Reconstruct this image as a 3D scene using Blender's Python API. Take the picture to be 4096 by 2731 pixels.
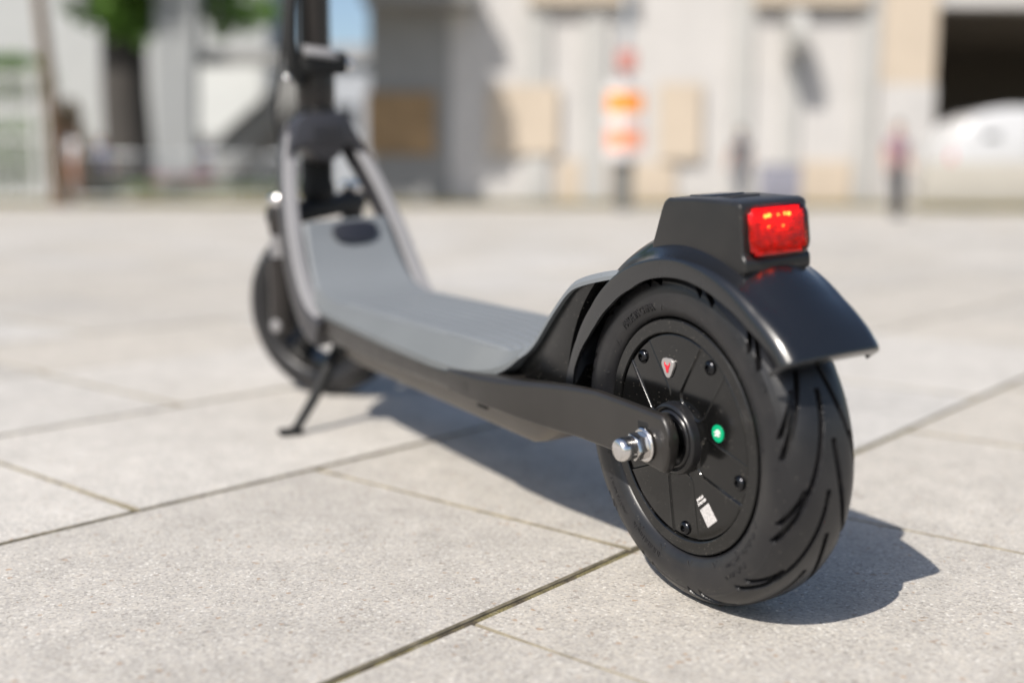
import bpy, bmesh, math, random
import numpy as np
from mathutils import Vector, Matrix, Euler
PI = math.pi
rad = math.radians
random.seed(7); rng = np.random.default_rng(7)
for o in list(bpy.data.objects): bpy.data.objects.remove(o, do_unlink=True)
SC = bpy.context.scene
COL = SC.collection

# ------------------------------------------------------------------ camera, sky, sun, exposure
F_PX, PITCH, ROLL, CAM_H = 4349.43, 0.134771, 0.004083, 0.294475
CXP, CYP = 2048.0, 1365.5
cam_d = bpy.data.cameras.new('camera'); cam = bpy.data.objects.new('camera', cam_d); COL.objects.link(cam)
cam_d.sensor_fit = 'HORIZONTAL'; cam_d.sensor_width = 36.0; cam_d.lens = F_PX / 4096 * 36
cam_d.clip_start = 0.02; cam_d.clip_end = 3000
cp, sp, cr, sr = math.cos(PITCH), math.sin(PITCH), math.cos(ROLL), math.sin(ROLL)
_R = Vector((1, 0, 0)); _F = Vector((0, cp, -sp)); _U = Vector((0, sp, cp))
AX_R = cr * _R + sr * _U; AX_U = -sr * _R + cr * _U
m = Matrix((AX_R, AX_U, -_F)).transposed().to_4x4(); m.translation = (0, 0, CAM_H)
cam.matrix_world = m
SC.camera = cam
cam_d.dof.use_dof = True; cam_d.dof.focus_distance = 0.808; cam_d.dof.aperture_fstop = 2.05
cam_d.dof.aperture_blades = 0

SUN_AZ, SUN_EL = rad(35.3), rad(46.4)          # the light travels towards +x/+y, away to the right
sun_dir = Vector((math.sin(SUN_AZ) * math.cos(SUN_EL), math.cos(SUN_AZ) * math.cos(SUN_EL), -math.sin(SUN_EL)))
W = bpy.data.worlds.new('World'); SC.world = W; W.use_nodes = True
nt = W.node_tree; bg = nt.nodes['Background']
sky = nt.nodes.new('ShaderNodeTexSky'); sky.sky_type = 'NISHITA'; sky.sun_disc = False
sky.sun_elevation = SUN_EL; sky.sun_rotation = math.atan2(-sun_dir.x, -sun_dir.y)
sky.air_density = 1.0; sky.dust_density = 1.6; sky.ozone_density = 1.0
nt.links.new(sky.outputs[0], bg.inputs[0]); bg.inputs[1].default_value = 0.115
sl = bpy.data.lights.new('sun', 'SUN'); sl.energy = 5.0; sl.angle = rad(0.53); sl.color = (1.0, 0.945, 0.87)
so = bpy.data.objects.new('sun', sl); COL.objects.link(so)
so.rotation_euler = sun_dir.to_track_quat('-Z', 'Y').to_euler(); so.location = (-6, -8, 10)
SC.view_settings.view_transform = 'Standard'; SC.view_settings.look = 'None'
SC.view_settings.exposure = 0.28; SC.view_settings.gamma = 1.0; SC.view_settings.use_curve_mapping = False
SC.cycles.use_denoising = True
SC.cycles.max_bounces = 8; SC.cycles.transparent_max_bounces = 12
SC.cycles.sample_clamp_indirect = 6.0

def at(u, v, D):
    """point on the plane y = D seen at photo pixel (u, v)"""
    d = AX_R * ((u - CXP) / F_PX) + AX_U * (-(v - CYP) / F_PX) + _F
    t = D / d.y
    return Vector((d.x * t, D, CAM_H + d.z * t))

# ------------------------------------------------------------------ helpers
def link(name, me, parent=None, mat=None, smooth=None):
    o = bpy.data.objects.new(name, me); COL.objects.link(o)
    if parent is not None: o.parent = parent
    if mat is not None:
        for mm in (mat if isinstance(mat, (list, tuple)) else [mat]): me.materials.append(mm)
    if smooth is not None: shade(me, smooth)
    return o
def shade(me, ang):
    if ang <= 0: return
    me.polygons.foreach_set('use_smooth', [True] * len(me.polygons))
    if ang < 180: me.set_sharp_from_angle(angle=rad(ang))
def empty(name, loc=(0, 0, 0), parent=None, rot=(0, 0, 0)):
    o = bpy.data.objects.new(name, None); COL.objects.link(o); o.location = loc; o.rotation_euler = rot
    o.empty_display_size = .05
    if parent is not None: o.parent = parent
    return o
def tag(o, label=None, cat=None, group=None, kind=None):
    if label: o['label'] = label
    if cat: o['category'] = cat
    if group: o['group'] = group
    if kind: o['kind'] = kind
    return o
def mesh(verts, faces, name='m'):
    me = bpy.data.meshes.new(name)
    me.from_pydata([tuple(map(float, v)) for v in verts], [], faces)
    me.update(); return me
def bm_mesh(bm, name='m'):
    bmesh.ops.recalc_face_normals(bm, faces=bm.faces[:])
    me = bpy.data.meshes.new(name); bm.to_mesh(me); bm.free(); return me
def fix(me):
    bm = bmesh.new(); bm.from_mesh(me); bmesh.ops.recalc_face_normals(bm, faces=bm.faces[:]); bm.to_mesh(me); bm.free(); return me
def bevel(bm, off, seg=2, ang=30):
    es = [e for e in bm.edges if len(e.link_faces) == 2 and e.calc_face_angle(0) > rad(ang)]
    if off > 0: bmesh.ops.bevel(bm, geom=es, offset=off, segments=seg, affect='EDGES', profile=.5, clamp_overlap=True)
def box_bm(x0, x1, y0, y1, z0, z1, bv=0, seg=2, bm=None):
    b = bmesh.new()
    bmesh.ops.create_cube(b, size=1)
    for v in b.verts:
        v.co = Vector((x0 + (v.co.x + .5) * (x1 - x0), y0 + (v.co.y + .5) * (y1 - y0), z0 + (v.co.z + .5) * (z1 - z0)))
    bevel(b, bv, seg)
    if bm is None: return b
    t = bpy.data.meshes.new('t'); b.to_mesh(t); b.free(); bm.from_mesh(t); bpy.data.meshes.remove(t); return bm
def box(name, parent, mat, x0, x1, y0, y1, z0, z1, bv=0, seg=2):
    return link(name, bm_mesh(box_bm(x0, x1, y0, y1, z0, z1, bv, seg)), parent, mat, 35 if bv else 0)
def prism_bm(prof, a0, a1, axis='x', bv=0, seg=2):
    """profile polygon extruded along an axis; profile is (y,z), (x,z) or (x,y)"""
    b = bmesh.new()
    def P(p, a): return {'x': (a, p[0], p[1]), 'y': (p[0], a, p[1]), 'z': (p[0], p[1], a)}[axis]
    v0 = [b.verts.new(P(p, a0)) for p in prof]; v1 = [b.verts.new(P(p, a1)) for p in prof]
    n = len(prof)
    b.faces.new(v0); b.faces.new(v1[::-1])
    for i in range(n): b.faces.new((v0[i], v0[(i + 1) % n], v1[(i + 1) % n], v1[i]))
    bmesh.ops.recalc_face_normals(b, faces=b.faces[:])
    if bv: bevel(b, bv, seg)
    return b
def prism(name, parent, mat, prof, a0, a1, axis='x', bv=0, seg=2, sm=35):
    return link(name, bm_mesh(prism_bm(prof, a0, a1, axis, bv, seg)), parent, mat, sm)
def loft(secs, cap=True, closed=True):
    n = len(secs[0]); V = [p for s in secs for p in s]; Fc = []
    for i in range(len(secs) - 1):
        for j in range(n if closed else n - 1):
            k = (j + 1) % n
            Fc.append((i * n + j, i * n + k, (i + 1) * n + k, (i + 1) * n + j))
    if cap and closed:
        Fc.append(tuple(range(n))[::-1]); Fc.append(tuple((len(secs) - 1) * n + j for j in range(n)))
    return fix(mesh(V, Fc))
def lathe_x(prof, n=48, cy=0, cz=0, cap=True):
    """profile of (x, r) turned about the x axis"""
    secs = [[(x, cy + r * math.cos(2 * PI * i / n), cz + r * math.sin(2 * PI * i / n)) for i in range(n)] for x, r in prof]
    return loft(secs, cap)
def tube_mesh(path, radii, n=12, cap=True):
    secs = []; up0 = None
    P = [Vector(p) for p in path]
    if not hasattr(radii, '__len__'): radii = [radii] * len(P)
    for i, p in enumerate(P):
        t = (P[min(i + 1, len(P) - 1)] - P[max(i - 1, 0)]).normalized()
        if up0 is None:
            up0 = t.orthogonal().normalized()
        up0 = (up0 - t * up0.dot(t)).normalized(); s = t.cross(up0)
        secs.append([tuple(p + radii[i] * (math.cos(2 * PI * k / n) * up0 + math.sin(2 * PI * k / n) * s)) for k in range(n)])
    return loft(secs, cap)
def tube(name, parent, mat, path, radii, n=12, sm=50): return link(name, tube_mesh(path, radii, n), parent, mat, sm)
def spline(pts, n):
    """Catmull-Rom resample to n points"""
    P = np.array(pts, float); P = np.vstack([2 * P[0] - P[1], P, 2 * P[-1] - P[-2]])
    m_ = len(P) - 3; out = []
    for u in np.linspace(0, m_, n):
        i = min(int(u), m_ - 1); t = u - i; a, b, c, d = P[i:i + 4]
        out.append(.5 * ((2 * b) + (c - a) * t + (2 * a - 5 * b + 4 * c - d) * t * t + (3 * b - 3 * c + d - a) * t ** 3))
    return np.array(out)
def interp(x, tab):
    return float(np.interp(x, [a for a, _ in tab], [b for _, b in tab]))
def smoothstep(a, b, x):
    t = np.clip((x - a) / (b - a), 0, 1); return t * t * (3 - 2 * t)
def rrect(w, h, r, n=5):
    out = []
    for cx, cy, a0 in ((w - r, h - r, 0), (-w + r, h - r, 90), (-w + r, -h + r, 180), (w - r, -h + r, 270)):
        for k in range(n + 1):
            a = rad(a0 + 90 * k / n); out.append((cx + r * math.cos(a), cy + r * math.sin(a)))
    return out
def text_mesh(s, size, ext):
    cu = bpy.data.curves.new('t', 'FONT'); cu.body = s; cu.size = size; cu.extrude = ext; cu.align_x = 'CENTER'; cu.align_y = 'CENTER'
    cu.resolution_u = 3
    o = bpy.data.objects.new('t', cu); COL.objects.link(o)
    dg = bpy.context.evaluated_depsgraph_get(); dg.update()
    me = bpy.data.meshes.new_from_object(o.evaluated_get(dg)); bpy.data.objects.remove(o); bpy.data.curves.remove(cu)
    return me

# ------------------------------------------------------------------ materials
def mat(name, col=(.5, .5, .5), rough=.5, metal=0.0, spec=.5, coat=0.0, coat_r=.1, noise=None, bump=None, rvar=None, sheen=0):
    """Principled with optional colour noise (scale, amount), bump (scale, strength, distance) and roughness noise (scale, amount)"""
    M = bpy.data.materials.new(name); M.use_nodes = True; t = M.node_tree; b = t.nodes['Principled BSDF']
    b.inputs['Base Color'].default_value = (*col, 1); b.inputs['Roughness'].default_value = rough
    b.inputs['Metallic'].default_value = metal; b.inputs['Specular IOR Level'].default_value = spec
    b.inputs['Coat Weight'].default_value = coat; b.inputs['Coat Roughness'].default_value = coat_r
    tc = t.nodes.new('ShaderNodeTexCoord')
    def nz(scale, det=3):
        n = t.nodes.new('ShaderNodeTexNoise'); n.inputs['Scale'].default_value = scale; n.inputs['Detail'].default_value = det
        t.links.new(tc.outputs['Object'], n.inputs['Vector']); return n
    if noise:
        n = nz(noise[0]); r = t.nodes.new('ShaderNodeMapRange'); r.inputs['To Min'].default_value = 1 - noise[1]; r.inputs['To Max'].default_value = 1 + noise[1]
        r.inputs['From Min'].default_value = .25; r.inputs['From Max'].default_value = .75
        t.links.new(n.outputs[0], r.inputs[0])
        x = t.nodes.new('ShaderNodeVectorMath'); x.operation = 'SCALE'; x.inputs[0].default_value = col
        t.links.new(r.outputs[0], x.inputs['Scale']); t.links.new(x.outputs[0], b.inputs['Base Color'])
    if rvar:
        n = nz(rvar[0]); r = t.nodes.new('ShaderNodeMapRange'); r.inputs['To Min'].default_value = rough - rvar[1]; r.inputs['To Max'].default_value = rough + rvar[1]
        r.inputs['From Min'].default_value = .3; r.inputs['From Max'].default_value = .7
        t.links.new(n.outputs[0], r.inputs[0]); t.links.new(r.outputs[0], b.inputs['Roughness'])
    if bump:
        n = nz(bump[0], 2); bp = t.nodes.new('ShaderNodeBump'); bp.inputs['Strength'].default_value = bump[1]; bp.inputs['Distance'].default_value = bump[2]
        t.links.new(n.outputs[0], bp.inputs['Height']); t.links.new(bp.outputs[0], b.inputs['Normal'])
    return M

def dusty(name, col, rough, dust=(.20, .18, .155), amount=.25, scale=60, speck=900, spec=.5, bump=None):
    """dark surface with faint dust patches and tiny bright specks"""
    M = mat(name, col, rough, spec=spec, bump=bump); t = M.node_tree; b = t.nodes['Principled BSDF']
    tc = t.nodes.new('ShaderNodeTexCoord')
    n = t.nodes.new('ShaderNodeTexNoise'); n.inputs['Scale'].default_value = scale; n.inputs['Detail'].default_value = 6; n.inputs['Roughness'].default_value = .65
    v = t.nodes.new('ShaderNodeTexVoronoi'); v.inputs['Scale'].default_value = speck
    t.links.new(tc.outputs['Object'], n.inputs[0]); t.links.new(tc.outputs['Object'], v.inputs[0])
    r1 = t.nodes.new('ShaderNodeMapRange'); r1.inputs['From Min'].default_value = .45; r1.inputs['From Max'].default_value = .8; r1.inputs['To Max'].default_value = amount
    t.links.new(n.outputs[0], r1.inputs[0])
    # specks: voronoi cells whose random value is high, near the cell centre
    sx = t.nodes.new('ShaderNodeSeparateColor'); t.links.new(v.outputs['Color'], sx.inputs[0])
    a = t.nodes.new('ShaderNodeMath'); a.operation = 'GREATER_THAN'; a.inputs[1].default_value = .972; t.links.new(sx.outputs[0], a.inputs[0])
    d = t.nodes.new('ShaderNodeMath'); d.operation = 'LESS_THAN'; d.inputs[1].default_value = .28; t.links.new(v.outputs['Distance'], d.inputs[0])
    ml = t.nodes.new('ShaderNodeMath'); ml.operation = 'MULTIPLY'; t.links.new(a.outputs[0], ml.inputs[0]); t.links.new(d.outputs[0], ml.inputs[1])
    ms = t.nodes.new('ShaderNodeMath'); ms.operation = 'MULTIPLY'; ms.inputs[1].default_value = .55; t.links.new(ml.outputs[0], ms.inputs[0])
    ad = t.nodes.new('ShaderNodeMath'); ad.operation = 'MAXIMUM'; t.links.new(r1.outputs[0], ad.inputs[0]); t.links.new(ms.outputs[0], ad.inputs[1])
    mx = t.nodes.new('ShaderNodeMix'); mx.data_type = 'RGBA'; t.links.new(ad.outputs[0], mx.inputs['Factor'])
    mx.inputs['A'].default_value = (*col, 1); mx.inputs['B'].default_value = (*dust, 1)
    t.links.new(mx.outputs['Result'], b.inputs['Base Color'])
    return M

def stone_mat(name, base, warm, cell=560.0, bump=.55):
    """fine washed-aggregate concrete: grain by world position, tone by slab"""
    M = bpy.data.materials.new(name); M.use_nodes = True; t = M.node_tree; b = t.nodes['Principled BSDF']; N = t.nodes.new; Lk = t.links.new
    g = N('ShaderNodeNewGeometry'); oi = N('ShaderNodeObjectInfo')
    v = N('ShaderNodeTexVoronoi'); v.inputs['Scale'].default_value = cell; Lk(g.outputs['Position'], v.inputs[0])
    v2 = N('ShaderNodeTexVoronoi'); v2.inputs['Scale'].default_value = cell * .55; Lk(g.outputs['Position'], v2.inputs[0])
    s1 = N('ShaderNodeSeparateColor'); Lk(v.outputs['Color'], s1.inputs[0])
    s2 = N('ShaderNodeSeparateColor'); Lk(v2.outputs['Color'], s2.inputs[0])
    # grain colour ramp
    cr_ = N('ShaderNodeValToRGB'); cr_.color_ramp.interpolation = 'LINEAR'
    el = cr_.color_ramp.elements
    el[0].position = 0; el[0].color = (.30, .285, .26, 1); el[1].position = 1; el[1].color = (.66, .64, .60, 1)
    for p, c in ((.12, (.38, .36, .335)), (.5, base), (.8, warm), (.93, (.53, .50, .45))):
        e = el.new(p); e.color = (*c, 1)
    Lk(s1.outputs[0], cr_.inputs[0])
    # a few ochre and dark pebbles
    peb = N('ShaderNodeValToRGB'); pe = peb.color_ramp.elements; pe[0].position = 0; pe[0].color = (.34, .20, .10, 1); pe[1].position = 1; pe[1].color = (.18, .17, .165, 1)
    Lk(s2.outputs[1], peb.inputs[0])
    gt = N('ShaderNodeMath'); gt.operation = 'GREATER_THAN'; gt.inputs[1].default_value = .985; Lk(s2.outputs[0], gt.inputs[0])
    sc_ = N('ShaderNodeMath'); sc_.operation = 'MULTIPLY'; sc_.inputs[1].default_value = .5; Lk(gt.outputs[0], sc_.inputs[0])
    mx = N('ShaderNodeMix'); mx.data_type = 'RGBA'; Lk(sc_.outputs[0], mx.inputs['Factor']); Lk(cr_.outputs[0], mx.inputs['A']); Lk(peb.outputs[0], mx.inputs['B'])
    # stains
    n = N('ShaderNodeTexNoise'); n.inputs['Scale'].default_value = 3.2; n.inputs['Detail'].default_value = 7; n.inputs['Roughness'].default_value = .62; Lk(g.outputs['Position'], n.inputs[0])
    n2 = N('ShaderNodeTexNoise'); n2.inputs['Scale'].default_value = 26; n2.inputs['Detail'].default_value = 4; Lk(g.outputs['Position'], n2.inputs[0])
    mr = N('ShaderNodeMapRange'); mr.inputs['From Min'].default_value = .3; mr.inputs['From Max'].default_value = .7; mr.inputs['To Min'].default_value = .87; mr.inputs['To Max'].default_value = 1.06; Lk(n.outputs[0], mr.inputs[0])
    mr2 = N('ShaderNodeMapRange'); mr2.inputs['From Min'].default_value = .3; mr2.inputs['From Max'].default_value = .7; mr2.inputs['To Min'].default_value = .93; mr2.inputs['To Max'].default_value = 1.07; Lk(n2.outputs[0], mr2.inputs[0])
    ra = N('ShaderNodeMath'); ra.operation = 'ADD'; Lk(oi.outputs['Random'], ra.inputs[0]); Lk(g.outputs['Random Per Island'], ra.inputs[1])
    fr = N('ShaderNodeMath'); fr.operation = 'FRACT'; Lk(ra.outputs[0], fr.inputs[0])
    mr3 = N('ShaderNodeMapRange'); mr3.inputs['To Min'].default_value = .88; mr3.inputs['To Max'].default_value = 1.05; Lk(fr.outputs[0], mr3.inputs[0])
    p1 = N('ShaderNodeMath'); p1.operation = 'MULTIPLY'; Lk(mr.outputs[0], p1.inputs[0]); Lk(mr2.outputs[0], p1.inputs[1])
    p2 = N('ShaderNodeMath'); p2.operation = 'MULTIPLY'; Lk(p1.outputs[0], p2.inputs[0]); Lk(mr3.outputs[0], p2.inputs[1])
    vs = N('ShaderNodeVectorMath'); vs.operation = 'SCALE'; Lk(mx.outputs['Result'], vs.inputs[0]); Lk(p2.outputs[0], vs.inputs['Scale'])
    # warm / cool shift per slab
    hs = N('ShaderNodeHueSaturation'); mr4 = N('ShaderNodeMapRange'); mr4.inputs['To Min'].default_value = .75; mr4.inputs['To Max'].default_value = 1.35; Lk(oi.outputs['Random'], mr4.inputs[0])
    Lk(mr4.outputs[0], hs.inputs['Saturation']); Lk(vs.outputs[0], hs.inputs['Color']); Lk(hs.outputs[0], b.inputs['Base Color'])
    # roughness: a few glittering grains
    g2 = N('ShaderNodeMath'); g2.operation = 'GREATER_THAN'; g2.inputs[1].default_value = .985; Lk(s1.outputs[2], g2.inputs[0])
    mr5 = N('ShaderNodeMapRange'); mr5.inputs['To Min'].default_value = .93; mr5.inputs['To Max'].default_value = .22; Lk(g2.outputs[0], mr5.inputs[0]); Lk(mr5.outputs[0], b.inputs['Roughness'])
    b.inputs['Specular IOR Level'].default_value = .14
    ht = N('ShaderNodeMath'); ht.operation = 'ADD'; Lk(s1.outputs[1], ht.inputs[0]); Lk(n2.outputs[0], ht.inputs[1])
    bp = N('ShaderNodeBump'); bp.inputs['Strength'].default_value = bump; bp.inputs['Distance'].default_value = .0007; Lk(ht.outputs[0], bp.inputs['Height']); Lk(bp.outputs[0], b.inputs['Normal'])
    return M

M_SLAB = stone_mat('washed_concrete', (.462, .440, .408), (.49, .458, .412))
def moss_mat():
    M = mat('joint_moss', (.1, .09, .03), .95, bump=(400, .9, .003)); t = M.node_tree; b = t.nodes['Principled BSDF']
    g = t.nodes.new('ShaderNodeNewGeometry'); n = t.nodes.new('ShaderNodeTexNoise'); n.inputs['Scale'].default_value = 42; n.inputs['Detail'].default_value = 6
    t.links.new(g.outputs['Position'], n.inputs[0]); r = t.nodes.new('ShaderNodeValToRGB'); e = r.color_ramp.elements
    e[0].position = .3; e[0].color = (.035, .028, .02, 1); e[1].position = .75; e[1].color = (.22, .20, .15, 1)
    for p, c in ((.42, (.085, .068, .042)), (.5, (.14, .12, .055)), (.6, (.17, .145, .065))):
        x = e.new(p); x.color = (*c, 1)
    t.links.new(n.outputs[0], r.inputs[0]); t.links.new(r.outputs[0], b.inputs['Base Color']); return M
M_MOSS = moss_mat()
M_SOIL = mat('soiled_slab_edge', (.20, .175, .125), .95, noise=(60, .5))
M_RUBBER = dusty('tyre_rubber', (.0105, .0105, .0120), .38, amount=.06, scale=38, speck=700, bump=(900, .15, .0003))
M_HUB = dusty('hub_black_paint', (.005, .005, .005), .15, amount=.014, scale=120, speck=800)
M_RIM = dusty('rim_black_paint', (.0065, .0065, .0065), .24, amount=.02, scale=100, speck=900)
M_BLACK = mat('black_satin_metal', (.010, .010, .011), .28)
M_STEEL = mat('polished_zinc_steel', (.72, .70, .69), .2, metal=1, rvar=(200, .07))
M_DARKSTEEL = mat('black_oxide_steel', (.045, .046, .05), .25, metal=1)
M_ARM = mat('graphite_paint', (.0185, .0165, .0148), .34, bump=(2600, .12, .0003), rvar=(40, .05), noise=(30, .08))
M_PAN = mat('pan_ground_bounce', (.15, .13, .108), .42, noise=(25, .08))  # warm light bounced off the ground is put into this colour
M_FENDER = mat('fender_plastic', (.0065, .007, .0085), .25, spec=.6, coat=.4, coat_r=.18, rvar=(30, .03), bump=(2200, .03, .0003))
M_HOUSING = dusty('housing_plastic', (.013, .0125, .0125), .36, amount=.03, scale=40, speck=600)
M_PANEL = dusty('riser_plastic', (.005, .005, .005), .27, amount=.02, scale=30, speck=600)
M_MAT = mat('grey_rubber_mat', (.150, .163, .175), .58, noise=(8, .06), bump=(700, .3, .0005))
M_STRIP = mat('light_grey_insert', (.225, .22, .223), .5, noise=(12, .04))
M_BEAM = mat('dark_beam_paint', (.030, .029, .033), .4)
M_POLE = mat('stem_black_paint', (.018, .015, .014), .35)
M_DARK = mat('matte_black', (.006, .006, .006), .7)
M_HATCH = mat('charge_hatch_rubber', (.012, .013, .02), .5)
M_WHITE = mat('sticker_white', (.78, .75, .74), .5)
M_GREEN = mat('sticker_green', (.0, .36, .16), .4)
M_RED = mat('emblem_red', (.62, .01, .03), .35)
M_BADGE = mat('badge_satin_silver', (.42, .40, .39), .32, metal=.55)
M_AMBER = mat('reflector_amber', (.45, .14, .09), .25)

# ------------------------------------------------------------------ ground: slabs in running bond on a mossy bed
AL = 0.699358
da = Vector((math.sin(AL), math.cos(AL), 0)); na = Vector((math.cos(AL), -math.sin(AL), 0))
A0 = -0.488
bed = link('pavement', mesh([(-400, -60, -.0030), (400, -60, -.0030), (400, 700, -.0030), (-400, 700, -.0030)], [(0, 1, 2, 3)]), None, M_MOSS)
tag(bed, kind='structure'); bed['label'] = 'pale grey paving of square concrete slabs'
PITCH_S = 0.4125
def slab_mesh(L_, seed):
    r = random.Random(seed); ha = (PITCH_S - .0066) / 2; hb = (L_ - .0046) / 2
    out = []
    c = [(-ha, -hb), (ha, -hb), (ha, hb), (-ha, hb)]
    for k in range(4):
        p, q = c[k], c[(k + 1) % 4]
        for i in range(6):
            t = i / 6; x = p[0] + (q[0] - p[0]) * t; y = p[1] + (q[1] - p[1]) * t
            if i == 0: x *= 1 - .004; y *= 1 - .004
            else:
                nx, ny = ((0, -1), (1, 0), (0, 1), (-1, 0))[k]; j = r.uniform(-.0008, .0006); x += nx * j; y += ny * j
            out.append((x, y))
    n = len(out); V = []; Fc = []
    V += [(x * (1 - .0010 / ha), y * (1 - .0010 / hb), 0) for x, y in out]
    V += [(x, y, -.0014 - r.uniform(0, .0005)) for x, y in out]
    V += [(x, y, -.03) for x, y in out]
    Fc.append(tuple(range(n)))
    for i in range(n):
        k = (i + 1) % n; Fc += [(n + i, n + k, k, i), (2 * n + i, 2 * n + k, n + k, n + i)]
    me = mesh(V, Fc, 'slab'); me.materials.append(M_SLAB); me.materials.append(M_SOIL)
    for f in me.polygons: f.material_index = 0 if f.index == 0 else 1
    return me
LENS_ = (.4125, .459, .62)
slab_meshes = {L_: [slab_mesh(L_, i) for i in range(4)] for L_ in LENS_}
cells = []
rl = random.Random(11)
fixed = {0: [.739 - .62 * 2, .739 - .62, .739, 1.198, 1.657, 2.277], 1: [.536 - .4125, .536, .943, 1.3555, 1.768], -1: [.53 - .62, .53, .53 + .62, .53 + .62 + .4125]}
for i in range(-110, 110):            # rows, counted across na from the near joint
    a = A0 + PITCH_S * (i - .5)
    if i in fixed: js = list(fixed[i])
    else: js = [-3 + rl.uniform(0, .4)]
    while js[-1] < 46: js.append(js[-1] + rl.choice(LENS_))
    while js[0] > -3: js.insert(0, js[0] - rl.choice(LENS_))
    for b0, b1 in zip(js[:-1], js[1:]):
        L_ = min(LENS_, key=lambda q: abs(q - (b1 - b0)))
        p = na * a + da * ((b0 + b1) / 2)
        if p.y > .02 and p.y < 34 and abs(p.x) < 16 or (p.y > -1.5 and p.length < 2.5): cells.append((p, b1 - b0, L_))
def in_view(p):
    q = Vector((p.x, p.y, 0)); d = q - Vector((0, 0, CAM_H)); z = d.dot(_F)
    if z < .2: return 1e9
    u = d.dot(AX_R) / z * F_PX; v = d.dot(AX_U) / z * F_PX
    mg = .4 / z * F_PX
    if abs(u) > 2048 + mg or v < -1365 - mg * .7: return 1e9
    return z
order = sorted(cells, key=lambda c: in_view(c[0]))
for k, (p, Lr, L_) in enumerate(order[:298]):
    o = bpy.data.objects.new('slab', slab_meshes[L_][rl.randrange(4)]); COL.objects.link(o); o.parent = bed
    o.location = (p.x, p.y, random.uniform(-.0007, .0005)); o.rotation_euler = (random.uniform(-.0006, .0006), random.uniform(-.0006, .0006), math.atan2(na.y, na.x) + random.choice((0, PI)))
V = []; Fc = []
for p, Lr, L_ in order[298:]:
    ha = (PITCH_S - .008) / 2; hb = (Lr - .0055) / 2; b0 = len(V); zz = random.uniform(-.001, .0005)
    for s, z in ((1 - .008, zz), (1, zz - .002), (1, -.02)):
        for x, y in ((-ha, -hb), (ha, -hb), (ha, hb), (-ha, hb)):
            q = p + na * (x * s) + da * (y * s); V.append((q.x, q.y, z))
    Fc.append((b0 + 3, b0 + 2, b0 + 1, b0))
    for lv in (0, 4):
        for e in range(4):
            f = (e + 1) % 4; Fc.append((b0 + lv + e, b0 + lv + f, b0 + lv + 4 + f, b0 + lv + 4 + e))
far = link('slab_field', fix(mesh(V, Fc)), bed, [M_SLAB, M_SOIL]); far['kind'] = 'stuff'
for f in far.data.polygons: f.material_index = 0 if f.index % 9 == 0 else 1

# ================================================================== the scooter
LEAN, HEAD = 0.078768, 0.486204
CONTACT = (0.151587, 0.779344, 0.0)
scooter = empty('electric_scooter', CONTACT, None, (0, -LEAN, HEAD))
tag(scooter, 'dark grey electric kick scooter leaning on its kickstand, rear wheel nearest', 'scooter')
R = .125; AXZ = .125
SCR = [52, 124, 196, 268, 340]       # screw angles on the hub cover

# ---- tyre
def tyre_mesh(nphi=1080):
    half = [(-.0222, .0863), (-.0255, .0872), (-.0285, .0915), (-.0304, .0985), (-.0307, .1055), (-.0292, .1118), (-.0262, .1168), (-.0208, .1213), (-.0125, .1241), (0, .125)]
    full = half + [(-x, r) for x, r in half[:-1]][::-1]
    P = spline(full, 1400); d = np.r_[0, np.cumsum(np.hypot(*np.diff(P, axis=0).T))]; L = d[-1]
    s_out = np.concatenate([np.linspace(0, L * .5 - .038, 18, endpoint=False), np.linspace(L * .5 - .038, L * .5 + .038, 130, endpoint=False), np.linspace(L * .5 + .038, L, 19)])
    X = np.interp(s_out, d, P[:, 0]); RR = np.interp(s_out, d, P[:, 1]); S = s_out - L / 2
    dX = np.gradient(X, s_out); dR = np.gradient(RR, s_out); nX, nR = -dR, dX
    ph = np.linspace(0, 360, nphi, endpoint=False)
    PH, SS = np.meshgrid(ph, S, indexing='ij')
    depth = np.zeros_like(PH)
    arc = R * rad(1)                     # metres per degree at the crown
    for side in (-1, 1):
        s = SS * side                    # positive = this side
        for start, span, s0, s1, ex, hw in ((0, 50, .0025, .0350, 1.55, .0018), (29, 14, .0195, .0350, 1.2, .0016)):
            off = (0 if side < 0 else 15) + start
            for k in range(12):
                rel = (PH - (off + 30 * k + 6)) % 360
                t = rel / span
                ok = (t <= 1.0)
                tt = np.clip(t, 0, 1)
                sc = s0 + (s1 - s0) * tt ** ex
                slope = (s1 - s0) * ex * np.maximum(tt, 1e-3) ** (ex - 1) / (span * arc)
                dist = np.abs(s - sc) / np.sqrt(1 + slope ** 2)
                endf = np.clip(np.minimum(tt, 1 - tt) * span * arc / .002, 0, 1)
                g = (1 - smoothstep(hw * .72, hw * 1.08, dist)) * ok * np.sqrt(endf)
                depth = np.maximum(depth, g * .0058)
    XX = X[None, :] - nX[None, :] * depth; RRR = RR[None, :] - nR[None, :] * depth * np.sign(1)
    # outward normal check: at the crown nR must be positive
    if nR[len(nR) // 2] < 0: XX = X[None, :] + nX[None, :] * depth; RRR = RR[None, :] + nR[None, :] * depth
    # shallow ring lines moulded in the sidewall
    for rr_ in (.1125, .0935):
        XX = XX + np.sign(X)[None, :] * .0004 * np.exp(-((RR[None, :] - rr_) / .0007) ** 2) * (np.abs(S)[None, :] > .02)
    a = np.radians(ph)[:, None]
    V = np.stack([np.broadcast_to(XX, PH.shape), RRR * np.cos(a), RRR * np.sin(a)], -1).reshape(-1, 3)
    n = len(S); i = np.arange(nphi)[:, None]; j = np.arange(n - 1)[None, :]
    q = np.stack([i * n + j, i * n + j + 1, ((i + 1) % nphi) * n + j + 1, ((i + 1) % nphi) * n + j], -1).reshape(-1, 4)
    me = bpy.data.meshes.new('tyre'); me.from_pydata(V.tolist(), [], q.tolist()); me.update(); fix(me)
    shade(me, 42); me.materials.append(M_RUBBER); return me
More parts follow.
